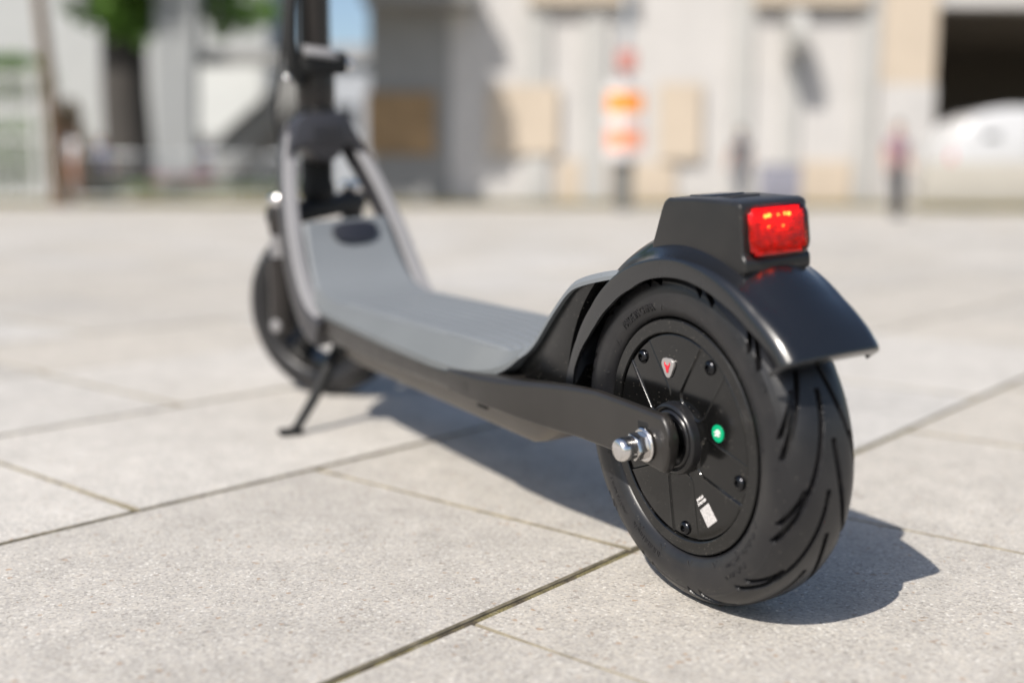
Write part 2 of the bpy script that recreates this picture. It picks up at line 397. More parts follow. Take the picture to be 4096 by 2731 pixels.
TYRE = tyre_mesh()

# ---- hub cover with five screw pockets, as relief
def hub_mesh(x0=-.0256):
    nr, npz = 150, 1000
    r = np.linspace(.010, .0749, nr); ph = np.linspace(0, 2 * PI, npz, endpoint=False)
    RR, PP = np.meshgrid(r, ph, indexing='xy')
    Y, Z = RR * np.cos(PP), RR * np.sin(PP); H = np.zeros_like(Y); BD = np.zeros_like(Y)
    for a in SCR:
        ca, sa = math.cos(rad(a)), math.sin(rad(a)); u = Y * ca + Z * sa; b = np.abs(-Y * sa + Z * ca)
        qx = np.maximum(b - (.0147 - .008), 0); qu = np.maximum((.0255 + .008) - u, 0)
        d = .008 - np.hypot(qx, qu)                  # rounded slot open to the rim, inside positive
        d = np.where((qu <= 0), .0147 - b, d)
        H = np.maximum(H, smoothstep(-.0005, .0005, d)); BD = np.maximum(BD, np.exp(-(d / .00075) ** 2))
    dome = .0030 * (1 - (RR / .0749) ** 2)
    Xc = x0 - dome * .6 + H * .0009 - BD * .0007
    Xc = np.where(RR > .0738, Xc + (RR - .0738) * .9, Xc)
    V = np.stack([Xc, Y, Z], -1).reshape(-1, 3)
    i = np.arange(npz)[:, None]; j = np.arange(nr - 1)[None, :]
    q = np.stack([i * nr + j, i * nr + j + 1, ((i + 1) % npz) * nr + j + 1, ((i + 1) % npz) * nr + j], -1).reshape(-1, 4)[:, ::-1]
    me = bpy.data.meshes.new('hub'); me.from_pydata(V.tolist(), [], q.tolist()); me.update(); shade(me, 180); return me
def hubx(y, z):
    rr = math.hypot(y, z); return -.0256 - .0018 * (1 - (rr / .0749) ** 2)

wheel = empty('wheel', (0, 0, AXZ), scooter); wheel['label'] = 'rear motor wheel with black hub cover'
def wpart(name, me, m_=None, sm=None): return link(name, me, wheel, m_, sm)
ty = bpy.data.objects.new('tyre', TYRE); COL.objects.link(ty); ty.parent = wheel
wpart('hub_cover', hub_mesh(), M_HUB)
wpart('rim', lathe_x([(-.010, .0752), (-.0240, .0752), (-.0262, .0756), (-.0268, .0764), (-.0268, .0846), (-.0262, .0853), (-.022, .0857), (.022, .0857), (.0265, .0848), (.0268, .0764), (.0262, .0752), (.020, .06), (.022, .02), (.022, .008)], 128, cap=False), M_RIM, 30)
wpart('bearing_boss', lathe_x([(-.026, .0268), (-.0318, .0262), (-.0335, .0256), (-.0345, .0244), (-.0347, .0232), (-.0338, .0222), (-.0330, .0214), (-.0342, .0206), (-.0348, .0196), (-.0338, .0182), (-.0325, .0150), (-.0325, .004)], 72), M_BLACK, 40)
wpart('spacer', lathe_x([(-.031, .0148), (-.0375, .0148), (-.038, .0142), (-.0395, .0142), (-.040, .0148), (-.0430, .0146), (-.0435, .0138), (-.0475, .0138), (-.0475, .004)], 48), M_DARKSTEEL, 40)
# button-head screws
prof_sc = [(0, .0052), (-.0006, .0052), (-.0014, .0049), (-.0023, .0040), (-.0028, .0028), (-.0029, .0024), (-.0012, .0022), (-.0012, .0001)]
scm = lathe_x(prof_sc, 24); scm.materials.append(M_DARKSTEEL); shade(scm, 40)
for a in SCR:
    y, z = .0675 * math.cos(rad(a)), .0675 * math.sin(rad(a))
    o = bpy.data.objects.new('screw', scm); COL.objects.link(o); o.parent = wheel; o.location = (hubx(y, z) + .0009, y, z)
# badge: rounded triangle pick with a horned head
def flat_on_hub(name, pts, cy, cz, th, m_, lift=.0, bv=.0003):
    b = prism_bm([(y, z) for y, z in pts], -th, .0006, 'x', bv, 1); o = link(name, bm_mesh(b), wheel, m_, 40)
    o.location = (hubx(cy, cz) - lift, cy, cz); return o
bc = (.0075, .0505)
pick = [(math.cos(t) * (.0068 + .0009 * math.sin(3 * t)), math.sin(t) * (.0071 + .0010 * math.sin(3 * t))) for t in np.linspace(0, 2 * PI, 36, endpoint=False)]
flat_on_hub('badge', pick, *bc, .0016, M_BADGE, .0002)
bull = [(-.0029, .0036), (-.0034, .0020), (-.0028, .0004), (-.0020, -.0002), (-.0016, -.0020), (-.0009, -.0042), (-.0003, -.0042), (-.0005, -.0018), (.0005, -.0018), (.0003, -.0042), (.0009, -.0042), (.0016, -.0020), (.0020, -.0002), (.0028, .0004), (.0034, .0020), (.0029, .0036), (.0022, .0018), (.0012, .0012), (-.0012, .0012), (-.0022, .0018)]
flat_on_hub('emblem', bull, *bc, .0004, M_RED, .0018, 0)
# green round sticker with a pale printed mark
gc = (-.0458, .0119)
flat_on_hub('green_sticker', [(.0060 * math.cos(t), .0060 * math.sin(t)) for t in np.linspace(0, 2 * PI, 40, endpoint=False)], *gc, .0003, M_GREEN, .0004, 0)
bm_ = bmesh.new()
for (x0, x1, z0, z1) in ((-.0012, -.0002, -.0022, .003), (.0004, .0013, -.001, .0025), (-.0032, .0032, .0002, .0010), (-.0026, .0012, -.0016, -.0009), (.0016, .003, -.0022, -.0010), (-.003, -.0017, .0014, .0023)):
    box_bm(-.0004, 0, x0, x1, z0, z1, 0, 1, bm_)
o = link('printed_mark', bm_mesh(bm_), wheel, M_WHITE); o.location = (hubx(*gc) - .0007, *gc)
# white label and two printed lines (the code on it is left out)
lc = (-.0315, -.050)
o = flat_on_hub('white_label', [(-.0060, -.0068), (.0060, -.0068), (.0060, .0068), (-.0060, .0068)], *lc, .0003, mat('label_paper', (.50, .48, .47), .5, noise=(700, .35)), .0004, 0)
o.rotation_euler = (rad(-38), 0, 0)
for k, s in enumerate(('JM40160', '247031000')):
    me = text_mesh(s, .0031, .0001)
    for v in me.vertices: v.co = Vector((v.co.z, -v.co.x * .82, v.co.y))
    d = .0131 - k * .0030; a = rad(-38)
    # lines stand above the label, along its own up direction
    o = link('printed_text', me, wheel, M_WHITE); yy, zz = lc[0] - d * math.sin(a), lc[1] + d * math.cos(a)
    o.rotation_euler = (a, 0, 0); o.location = (hubx(yy, zz) - .0004, yy, zz)
# moulded lettering on the sidewall
def side_x(r): return np.interp(r, [.0872, .0915, .0985, .1055, .1118], [-.0255, -.0285, -.0304, -.0307, -.0292])
me = text_mesh('MADE IN CHINA', .0098, .0007)
for v in me.vertices:
    x, y, z = v.co; a = rad(65) + x * .62 / .095; r = .0945 + y * .8
    v.co = (side_x(r) - .0002 + (-z), r * math.cos(a), r * math.sin(a))
link('moulded_text', fix(me), wheel, M_RUBBER)
bm_ = bmesh.new()
def stroke(a0, r0, a1, r1, w=.0005, lift=.0006):
    p = np.array([r0 * math.cos(rad(a0)), r0 * math.sin(rad(a0))]); q = np.array([r1 * math.cos(rad(a1)), r1 * math.sin(rad(a1))])
    d = q - p; L_ = np.hypot(*d); n = np.array([-d[1], d[0]]) / L_ * w
    for z0, z1 in ((0, 1),):
        vs = []
        for P_, r in ((p + n, r0), (p - n, r0), (q - n, r1), (q + n, r1)): vs.append(bm_.verts.new((side_x(r) - lift, *P_)))
        vb = [bm_.verts.new((v.co.x + .0012, v.co.y, v.co.z)) for v in vs]
        bm_.faces.new(vs); bm_.faces.new(vb[::-1])
        for i in range(4): bm_.faces.new((vs[i], vs[(i + 1) % 4], vb[(i + 1) % 4], vb[i]))
rs = random.Random(4)
for a in (40, 83, 108, 150, 172, 205, 225, 243, 262, 283, 300, 318, 340, 5, 20):    # small chevrons
    r = rs.choice((.090, .092, .1085)); stroke(a, r, a + 1.6, r + .004); stroke(a + 1.6, r + .004, a + 3.4, r + .0008)
for a0, n_, r in ((210, 20, .0945), (224, 12, .1015), (285, 16, .0965), (312, 14, .099)):      # worn rows of fine moulded strokes
    for k in range(n_):
        a = a0 + k * 1.35; h = rs.uniform(.002, .0042); stroke(a, r, a + rs.uniform(-.5, .9), r + h, .00035)
        if rs.random() < .5: stroke(a, r + h * rs.random(), a + .9, r + h * rs.random(), .0003)
link('moulded_marks', bm_mesh(bm_), wheel, M_RUBBER)['kind'] = 'stuff'
# rubber hairs left by the mould
bm_ = bmesh.new()
for k in range(150):
    a = rs.uniform(0, 2 * PI); x = rs.choice((-.0302, -.0275, -.018, .001, .018, .0275)) ; 
    r = float(np.interp(abs(x), [0, .0125, .0208, .0262, .0292, .0302], [.125, .1241, .1213, .1168, .1118, .108])) - .0004
    L_ = rs.uniform(.0012, .0034); nrm = np.array([x * .9 / .03, (1 - abs(x) / .034)]); nrm /= np.hypot(*nrm)
    b0 = np.array([x, r * math.cos(a), r * math.sin(a)]); e = b0 + L_ * np.array([nrm[0], nrm[1] * math.cos(a + .3), nrm[1] * math.sin(a + .3)])
    t1 = np.array([.00028, 0, 0]); t2 = np.array([0, -.00028 * math.sin(a), .00028 * math.cos(a)])
    vs = [bm_.verts.new(b0 + t1), bm_.verts.new(b0 - t1 + t2), bm_.verts.new(b0 - t2)]; tp = bm_.verts.new(e)
    for i in range(3): bm_.faces.new((vs[i], vs[(i + 1) % 3], tp))
link('rubber_hair', bm_mesh(bm_), wheel, M_RUBBER)['kind'] = 'stuff'

# ---- axle and nuts
def nut(side):
    s = -side
    o = empty('axle_nut', (0, 0, AXZ), scooter)
    mir = lambda pr: [(x * s, r) for x, r in pr]
    link('flange', lathe_x(mir([(-.0552, .0105), (-.0562, .0122), (-.0572, .0122), (-.0582, .0112), (-.0584, .006)]), 40), o, M_STEEL, 35)
    hx = [(.0100 * math.cos(rad(k * 60 + 12)), .0100 * math.sin(rad(k * 60 + 12))) for k in range(6)]
    b = prism_bm(hx, -.0578 * s, -.0668 * s, 'x', .0006, 2); link('hex', bm_mesh(b), o, M_STEEL, 30)
    link('dome_cap', lathe_x(mir([(-.066, .0082), (-.0672, .0086), (-.0760, .0084), (-.0782, .0076), (-.0793, .0062), (-.0795, .001)]), 40), o, M_STEEL, 50)
    return o
nut(1); nut(-1)
tube('axle', scooter, M_DARKSTEEL, [(-.058, 0, AXZ), (.058, 0, AXZ)], .006, 20)

# ---- arms (dropouts) running forward into the frame
def arm(side):
    ys = [-.0277, -.0262, -.0235, -.0205, -.018, -.008, .005, .027, .046, .065, .09, .115, .14, .165, .19, .215, .24, .265, .29]
    zt = [(-.0277, .137), (-.0262, .141), (-.0235, .1452), (-.0205, .148), (-.018, .149), (.027, .1512), (.065, .1525), (.09, .1515), (.115, .1497), (.14, .1474), (.165, .1452), (.19, .1432), (.24, .1412), (.29, .1415)]
    zb = [(-.0277, .127), (-.0262, .120), (-.0235, .1125), (-.0205, .1085), (-.018, .1075), (-.008, .1085), (.005, .1098), (.046, .1098), (.1, .1102), (.14, .110), (.19, .1125), (.24, .116), (.29, .1175)]
    xo = [(-.03, .055), (.06, .055), (.10, .0562), (.14, .0605), (.18, .0668), (.22, .0722), (.26, .0752), (.29, .0755)]
    th = [(-.03, .0085), (.06, .009), (.12, .013), (.18, .020), (.29, .030)]
    secs = []
    for y in ys:
        a, b = interp(y, zb), interp(y, zt); X = interp(y, xo); T = interp(y, th); r = min(.0045, (b - a) * .3, T * .42)
        cs = rrect(T / 2, (b - a) / 2, r, 4)
        secs.append([((-X + T / 2 + p) * side, y, (a + b) / 2 + q) for p, q in cs])
    return link('frame_arm', loft(secs), scooter, M_ARM, 40)
arm(1); arm(-1)
# black block standing in for the shaded slot above the nut, and its locking tab
o = link('slot_dark', bm_mesh(box_bm(-.0554, -.050, -.0045, .0088, .1325, .1415, .0008, 1)), scooter, M_DARK, 30)
o = link('tab_washer', bm_mesh(box_bm(-.0575, -.0545, -.0035, .0050, .1320, .1372, .0008, 1)), scooter, M_DARKSTEEL, 30)

# ---- deck: frame body, battery pan, rubber mat
def deck_body():
    secs = []
    for y in np.linspace(.205, .735, 24):
        X = interp(y, [(.2, .060), (.24, .0745), (.28, .0757), (.60, .078), (.70, .078), (.735, .074)])
        top = interp(y, [(.2, .1400), (.26, .1405), (.45, .148), (.65, .158), (.735, .176)]); bot = interp(y, [(.2, .1165), (.28, .1175), (.60, .120), (.69, .128), (.735, .150)])
        h = (top - bot) / 2; c = (top + bot) / 2
        secs.append([(p, y, c + q) for p, q in rrect(X, h, .009, 5)])
    return link('deck_frame', loft(secs), scooter, M_ARM, 40)
deck_body()
secs = []
for y, zb, w in ((.130, .112, .040), (.150, .100, .046), (.172, .0885, .048), (.186, .0855, .049), (.30, .088, .050), (.60, .092, .050), (.655, .095, .049), (.69, .112, .046)):
    h = (.120 - zb) / 2; secs.append([(p, y, zb + h + q) for p, q in rrect(w, h, min(.008, h * .8), 4)])
pan = link('battery_pan', loft(secs), scooter, M_PAN, 40)
link('drain_plug', bm_mesh(box_bm(-.0515, -.049, .262, .282, .1015, .107, .0015, 2)), scooter, M_DARK, 40)
# mat path: front panel, deck, rear riser  (y, z, half width, edge drop, edge bevel width)
mp = [(.752, .262, .060, .006, .008), (.742, .235, .064, .006, .008), (.722, .202, .070, .007, .01), (.695, .180, .074, .010, .012), (.655, .170, .077, .010, .015), (.60, .1675, .077, .012, .016), (.45, .1665, .0765, .018, .017),
      (.33, .166, .0755, .022, .017), (.27, .165, .072, .022, .016), (.240, .1620, .063, .018, .014), (.222, .1615, .054, .012, .011), (.205, .166, .047, .007, .008), (.183, .1765, .0436, .0045, .0055), (.1495, .2050, .0430, .0042, .0055), (.1225, .2258, .0425, .0042, .0055), (.103, .2340, .0418, .0042, .0055), (.070, .2408, .040, .004, .005), (.050, .2425, .036, .0028, .004)]
MPs = spline(mp, 90)
def mat_mesh():
    secs = []
    nl = 9; lat = []
    for k in range(nl):
        c = (k - (nl - 1) / 2) * .0132
        for dx, hh in ((-.0050, 0), (-.0040, 1), (.0040, 1), (.0050, 0)): lat.append((c + dx, hh))
    for i in range(len(MPs)):
        y, z, w, e, bw = MPs[i]; q = MPs[min(i + 1, len(MPs) - 1)] - MPs[max(i - 1, 0)]; t = np.array([q[0], q[1]]); t /= np.hypot(*t)
        n = np.array([t[1], -t[0]])
        if n[1] < 0 and abs(t[0]) > .5: n = -n
        if abs(t[0]) <= .5: n = n if i < 20 and n[0] < 0 or i >= 20 and n[0] > 0 else -n
        fl = w - bw; sc_ = min(1, (fl - .001) / .0578)
        # ridges fade out towards both ends of the tread
        rf = .0034 * float(smoothstep(.222, .236, y) * (1 - smoothstep(.60, .63, y)))
        th_ = .004 * float(smoothstep(.20, .24, y)) + .0028
        s = [(-w, -e - th_), (-w, -e), (-w + bw * .25, -e * .72), (-fl - bw * .08, -e * .06), (-fl, 0)]
        s += [(x * sc_, h * rf) for x, h in lat]
        s += [(fl, 0), (fl + bw * .08, -e * .06), (w - bw * .25, -e * .72), (w, -e), (w, -e - th_)]
        secs.append([(x, y + n[0] * h, z + n[1] * h) for x, h in s])
    return loft(secs, cap=True)
mt_ = link('deck_mat', mat_mesh(), scooter, [M_MAT, mat('mat_edge_rubber', (.118, .127, .131), .6, noise=(9, .06)), mat('dark_groove', (.075, .08, .085), .8, noise=(60, .3))], 28)
for f in mt_.data.polygons:
    xs = [mt_.data.vertices[i].co for i in f.vertices]; c = f.center
    nx_ = abs(f.normal.x)
    w_ = float(np.interp(c.y, MPs[::-1, 0], MPs[::-1, 2])) - float(np.interp(c.y, MPs[::-1, 0], MPs[::-1, 4]))
    if .20 < c.y < .70 and abs(c.x) > w_ + .0004: f.material_index = 1
    elif .236 < c.y < .60 and nx_ < .3:
        sc_ = min(1, (w_ - .001) / .0578); k_ = (c.x / sc_ / .0132) % 1.0
        if .40 < k_ < .60 and abs(c.x) < .058: f.material_index = 2  # groove floors between the ridges get the darker colour
# charging hatch on the front panel
hp = [(.0265 * math.copysign(abs(math.cos(t)) ** .8, math.cos(t)), (.0175 if math.sin(t) < 0 else .011) * math.copysign(abs(math.sin(t)) ** .75, math.sin(t))) for t in np.linspace(0, 2 * PI, 40, endpoint=False)]
b = prism_bm(hp, -.003, .003, 'y', .0012, 2); o = link('charging_hatch', bm_mesh(b), scooter, M_HATCH, 40)
o.location = (.008, .7445, .2475); o.rotation_euler = (rad(-20), 0, 0); o.scale = (1.15, 1, 1.05)

# ---- rear riser block under the mat, hollowed for the wheel
prof = [(.232, .146), (.217, .1485), (.203, .1555), (.179, .1745), (.1465, .2025), (.1205, .2225), (.102, .2308), (.072, .2375)]
arch = [(.1345 * math.cos(rad(a)), .125 + .1345 * math.sin(rad(a))) for a in np.linspace(57, 5, 12)]
prism('riser_panel', scooter, M_PANEL, prof + arch + [(.150, .126), (.21, .128)], -.0385, .0385, 'x', .002, 2)

# ---- rear fender
RC = [(6, .1385), (16, .1335), (27, .1290), (44, .1255), (58, .1258), (70, .1262), (82, .1275), (91, .1295), (108, .1340), (122, .1378), (134, .1405), (145, .1460), (150, .1475)]
RI = [(6, .1265), (16, .1250), (25, .1200), (33, .1150), (41, .1122), (56, .1102), (72, .1108), (80, .1135), (91, .1165), (106, .1212), (122, .1256), (137, .1320), (147, .1400), (150, .1420)]
DM = [(6, .003), (30, .005), (45, .011), (60, .0190), (80, .0205), (95, .0185), (110, .0145), (125, .0105), (138, .0075), (150, .0055)]
HW = [(6, .0390), (60, .0395), (150, .0400)]
def fender():
    secs = []
    for a in np.linspace(6, 150, 110):
        rc, ri, dm, w = interp(a, RC), interp(a, RI), interp(a, DM), interp(a, HW); T = .0026 if a < 143.5 else .0026 + .0100 * (a - 143.5) / 6.5
        q = interp(a, [(6, .0016), (100, .0022), (125, .0060), (140, .0088), (150, .0100)]); ri = min(ri, rc - .6 * q - .0006)
        half = [(-w, ri), (-w, (ri + rc - .6 * q) / 2)]
        for k in range(6):
            t = k / 5 * PI / 2; half.append((-w + 1.2 * q * (1 - math.cos(t)), rc - .6 * q + q * math.sin(t)))
        for t in (.2, .4, .6, .8, 1.0):
            half.append(((-w + 1.2 * q) * (1 - t), rc + .4 * q + (dm - .4 * q) * math.sin(t * PI / 2) ** .9))
        inn = [(-w + .0026, ri), (-w + .0026, rc - .0045 - T * .3), (-w + .007, rc - .0008 - T), (-w * .55, rc + dm * .72 - T), (0, rc + dm - T)]
        full = half + [(-x, r) for x, r in half[:-1]][::-1] + [(-x, r) for x, r in inn[:-1]] + inn[::-1]
        c, s = math.cos(rad(a)), math.sin(rad(a))
        secs.append([(x, r * c, AXZ + r * s) for x, r in full])
    return link('fender', loft(secs), scooter, M_FENDER, 40)
fen = fender()
def tail_lip():
    a = 150.0; rc, dm, w = interp(a, RC), interp(a, DM), interp(a, HW); q = .0100; c, s = math.cos(rad(a)), math.sin(rad(a))
    pts = []
    for k in range(6):
        t = k / 5 * PI / 2; pts.append((-w + 1.2 * q * (1 - math.cos(t)), rc - .6 * q + q * math.sin(t)))
    for t in (.2, .4, .6, .8, 1.0): pts.append(((-w + 1.2 * q) * (1 - t), rc + .4 * q + (dm - .4 * q) * math.sin(t * PI / 2) ** .9))
    pts = pts + [(-x, r) for x, r in pts[:-1]][::-1]
    secs = []
    for x, r in pts:
        secs.append([(x * .997, rr * c - tt * s, AXZ + rr * s + tt * c) for rr, tt in ((r - .0004, -.0005), (r - .0004, .0016), (r - .0012, .0026), (r - .0100, .0030), (r - .0108, .0022), (r - .0108, -.0005))])
    return link('lip', loft(secs), fen, M_FENDER, 40)
tail_lip()
# ---- tail-light housing
hp = [(.022, .262), (.0165, .2720), (.008, .2885), (.0050, .2930), (.0005, .2952), (-.030, .2952), (-.072, .2928), (-.0768, .2908), (-.0768, .2590), (-.0800, .2555), (-.0800, .2475), (-.060, .2400), (-.03, .2480), (.0, .2500), (.018, .2520)]
hs = prism('light_housing', scooter, M_HOUSING, hp, -.0276, .0276, 'x', .0056, 5, 50)
link('top_cover', bm_mesh(box_bm(-.012, .015, -.030, -.004, .2945, .2962, .0008, 2)), hs, M_FENDER, 40)
link('bag_slot', bm_mesh(box_bm(-.010, .013, -.0485, -.0315, .2935, .29505, .0003, 1)), hs, M_DARK, 40)
# lens: bulged red shell, faceted reflector and lit diodes behind it
M_LENS = bpy.data.materials.new('red_lens'); M_LENS.use_nodes = True; t = M_LENS.node_tree; t.nodes.clear(); N = t.nodes.new
mo = N('ShaderNodeOutputMaterial'); mx = N('ShaderNodeMixShader'); tr = N('ShaderNodeBsdfTransparent'); tr.inputs[0].default_value = (.97, .11, .06, 1)
gl = N('ShaderNodeBsdfGlossy'); gl.inputs['Roughness'].default_value = .06; gl.inputs[0].default_value = (1, 1, 1, 1)
fr = N('ShaderNodeFresnel'); fr.inputs[0].default_value = 1.47
ln = N('ShaderNodeTexNoise'); ln.inputs['Scale'].default_value = 160; ltc = N('ShaderNodeTexCoord'); t.links.new(ltc.outputs['Object'], ln.inputs[0])
lb = N('ShaderNodeBump'); lb.inputs['Strength'].default_value = .25; lb.inputs['Distance'].default_value = .001; t.links.new(ln.outputs[0], lb.inputs['Height']); t.links.new(lb.outputs[0], gl.inputs['Normal'])
t.links.new(fr.outputs[0], mx.inputs[0]); t.links.new(tr.outputs[0], mx.inputs[1]); t.links.new(gl.outputs[0], mx.inputs[2]); t.links.new(mx.outputs[0], mo.inputs[0])
M_REFL = mat('red_reflector', (.95, .04, .014), .3, spec=.6, noise=(200, .35))
M_LED = bpy.data.materials.new('lit_diode'); M_LED.use_nodes = True; pb = M_LED.node_tree.nodes['Principled BSDF']
pb.inputs['Base Color'].default_value = (.9, .5, .1, 1); pb.inputs['Emission Color'].default_value = (1, .62, .16, 1); pb.inputs['Emission Strength'].default_value = 16
lens_c = (.0008, -.0775, .2727)
def lens_shell():
    secs = []
    for d, s in ((.0, 1.0), (.0022, 1.0), (.0036, .975), (.0044, .93), (.0048, .85), (.005, .6), (.0051, .25)):
        secs.append([(x * s, -d, z * s) for x, z in rrect(.0250, .0170, .0092, 8)])
    me = loft(secs, cap=True); b = bmesh.new(); b.from_mesh(me); bmesh.ops.delete(b, geom=[f for f in b.faces if all(abs(v.co.y) < 1e-6 for v in f.verts)], context='FACES'); b.to_mesh(me); b.free(); return me
lens = link('light_lens', lens_shell(), scooter, M_LENS, 40); lens.location = lens_c; lens.rotation_euler = (rad(-4), 0, 0)
V = []; Fc = []
nx, nz = 15, 11
for i in range(nx):
    for j in range(nz):
        x0 = -.0228 + i * .0456 / nx; x1 = x0 + .0456 / nx; z0 = -.0150 + j * .030 / nz; z1 = z0 + .030 / nz; b0 = len(V)
        ex_, ez_ = max(abs((x0 + x1) / 2) - (.0232 - .0085), 0), max(abs((z0 + z1) / 2) - (.0154 - .0085), 0)
        if math.hypot(ex_, ez_) > .0083: continue
        r_ = random.uniform(.4, 1.5); V += [(x0, -.0006, z0), (x1, -.0006, z0), (x1, -.0006, z1), (x0, -.0006, z1), ((x0 + x1) / 2 + random.uniform(-.0004, .0004), -.0006 - .0016 * r_, (z0 + z1) / 2 + random.uniform(-.0004, .0004))]
        Fc += [(b0, b0 + 1, b0 + 4), (b0 + 1, b0 + 2, b0 + 4), (b0 + 2, b0 + 3, b0 + 4), (b0 + 3, b0, b0 + 4)]
link('reflector', mesh(V, Fc), lens, M_REFL)
bmd = bmesh.new(); bmesh.ops.create_icosphere(bmd, subdivisions=2, radius=.0011); ledm = bm_mesh(bmd); ledm.materials.append(M_LED); shade(ledm, 180)
for x, z, s in ((-.0105, .0098, 1.0), (-.0075, .0102, 1.1), (.0000, .0100, .55), (.0055, .0104, .8), (.0088, .0100, 1.1), (-.0085, .0030, .45), (.0035, .0028, .5)):
    o = bpy.data.objects.new('diode', ledm); COL.objects.link(o); o.parent = lens; o.location = (x, -.0026, z); o.scale = (s, s, s)

# ---- front frame: two beams rising to the head tube
def beam(side):
    path = spline([(.0755, .640, .148), (.0775, .685, .163), (.0765, .717, .196), (.0715, .750, .250), (.060, .787, .312), (.047, .815, .357), (.034, .835, .392)], 26)
    secs = []; strip = []
    for i in range(len(path)):
        t = Vector(path[min(i + 1, 25)] - path[max(i - 1, 0)]).normalized(); xax = Vector((1, 0, 0)); n = t.cross(xax).normalized(); n = n if n.y < 0 else -n
        if i < 4: n = Vector((0, -.6, .8)) * (1 - i / 4) + n * (i / 4); n.normalize()
        w = .0105; d = .021 - .004 * i / 25
        p = Vector(path[i]); p = Vector((p.x * side, p.y, p.z))
        secs.append([tuple(p + Vector((a, 0, 0)) - n * b) for a, b in [(q[0], q[1] + d) for q in rrect(w, d, .005, 4)]])
        wst = .0088; strip.append([tuple(p + Vector((a, 0, 0)) + n * b) for a, b in [(q[0], q[1] + .0002) for q in rrect(wst, .0022, .0016, 3)]])
    o = link('frame_beam', loft(secs), scooter, M_BEAM, 45)
    link('grey_insert', loft(strip[1:-2]), o, M_STRIP, 45)
beam(1); beam(-1)
# arched bracket joining the beams to the head tube, with ribs
prof = [(-.056, .335), (-.046, .352), (-.028, .358), (-.014, .342), (.0, .336), (.014, .342), (.028, .358), (.046, .352), (.056, .335), (.050, .362), (.036, .392), (.024, .402), (-.024, .402), (-.036, .392), (-.050, .362)]
br = prism('head_bracket', scooter, M_BEAM, prof, .803, .862, 'y', .004, 2)
for k in range(6):
    x = -.017 + k * .0068; link('rib', bm_mesh(box_bm(x, x + .0028, .8005, .8045, .362, .386, .0006, 1)), br, M_BEAM, 35)

# ---- steering assembly: raked, turned to the left
RAKE, STEER = rad(9), rad(33)
AXIS0 = Vector((.000, .904, .125))
fr_m = Matrix.Translation(AXIS0) @ Matrix.Rotation(rad(1.6), 4, 'Y') @ Matrix.Rotation(RAKE, 4, 'X')
st_m = fr_m @ Matrix.Rotation(STEER, 4, 'Z')
def spart(name, me, m_, sm=45, parent=None, M_=st_m):
    me.transform(M_); return link(name, me, parent or scooter, m_, sm)
zt = lambda a, b, r0, r1=None, n=28: tube_mesh([(0, 0, a), (0, 0, (a + b) / 2), (0, 0, b)], [r0, ((r1 or r0) + r0) / 2, r1 or r0], n)
def zlathe(prof, n=32, cx=0, cy=0): return loft([[(cx + r * math.cos(2 * PI * i / n), cy + r * math.sin(2 * PI * i / n), z) for i in range(n)] for z, r in prof])
spart('head_tube', zlathe([(.165, .021), (.170, .0245), (.185, .0245), (.19, .022), (.275, .022), (.28, .0255), (.292, .0255), (.296, .022)]), M_DARK)
spart('stem_sleeve', zlathe([(.292, .0245), (.30, .0262), (.352, .0262), (.356, .0240)]), M_POLE)
spart('stem', zlathe([(.350, .0205), (.355, .0208), (1.0, .0198), (1.003, .019)]), M_POLE)
cl = spart('folding_clamp', bm_mesh(box_bm(-.030, .036, -.034, .026, .336, .366, .005, 2)), M_DARK, M_=fr_m)
pl = bm_mesh(box_bm(-.024, .024, -.009, .009, -.003, .003, .002, 2)); pl.transform(Matrix.Translation((-.002, -.030, .365)) @ Matrix.Rotation(rad(38), 4, 'X') @ Matrix.Rotation(rad(8), 4, 'Y'))
spart('clamp_plate', pl, M_STRIP, parent=cl, M_=fr_m)
me = lathe_x([(.036, .008), (.045, .008), (.048, .006), (.0485, .001)], 20, -.012, .349); spart('pivot_bolt', me, M_STEEL, parent=cl, M_=fr_m)
lv = spart('folding_lever', tube_mesh([(-.026, -.020, .325), (-.037, -.022, .341), (-.041, -.020, .378), (-.038, -.016, .418), (-.031, -.012, .458), (-.020, -.010, .50)], [.0085, .0105, .0100, .0095, .008, .006], 12), M_DARK, 50, M_=fr_m)
me = bpy.data.meshes.new('b'); bmd = bmesh.new(); bmesh.ops.create_uvsphere(bmd, u_segments=16, v_segments=10, radius=.0055); bmd.to_mesh(me); bmd.free(); me.transform(Matrix.Translation((-.047, -.026, .331))); spart('lever_knob', me, M_STEEL, 60, lv, M_=fr_m)
spart('brake_cable', tube_mesh(spline([(-.02, .03, .20), (-.045, .034, .27), (-.036, .030, .35), (-.024, .028, .45), (-.020, .026, .65), (-.03, .03, .95)], 24).tolist(), .0026, 8), M_DARK)
hb = spart('handlebar', tube_mesh([(-.25, -.02, 1.02), (-.14, -.004, 1.015), (0, 0, 1.01), (.14, -.004, 1.015), (.25, -.02, 1.02)], .0125, 16), M_POLE)
for s in (-1, 1): spart('grip', tube_mesh([(s * .155, -.006, 1.0157), (s * .20, -.012, 1.0175), (s * .262, -.022, 1.021)], [.0165, .0175, .0165], 16), M_RUBBER, parent=hb)
spart('display', bm_mesh(box_bm(-.035, .035, -.04, .03, 1.0, 1.03, .008, 2)), M_DARK, parent=hb)
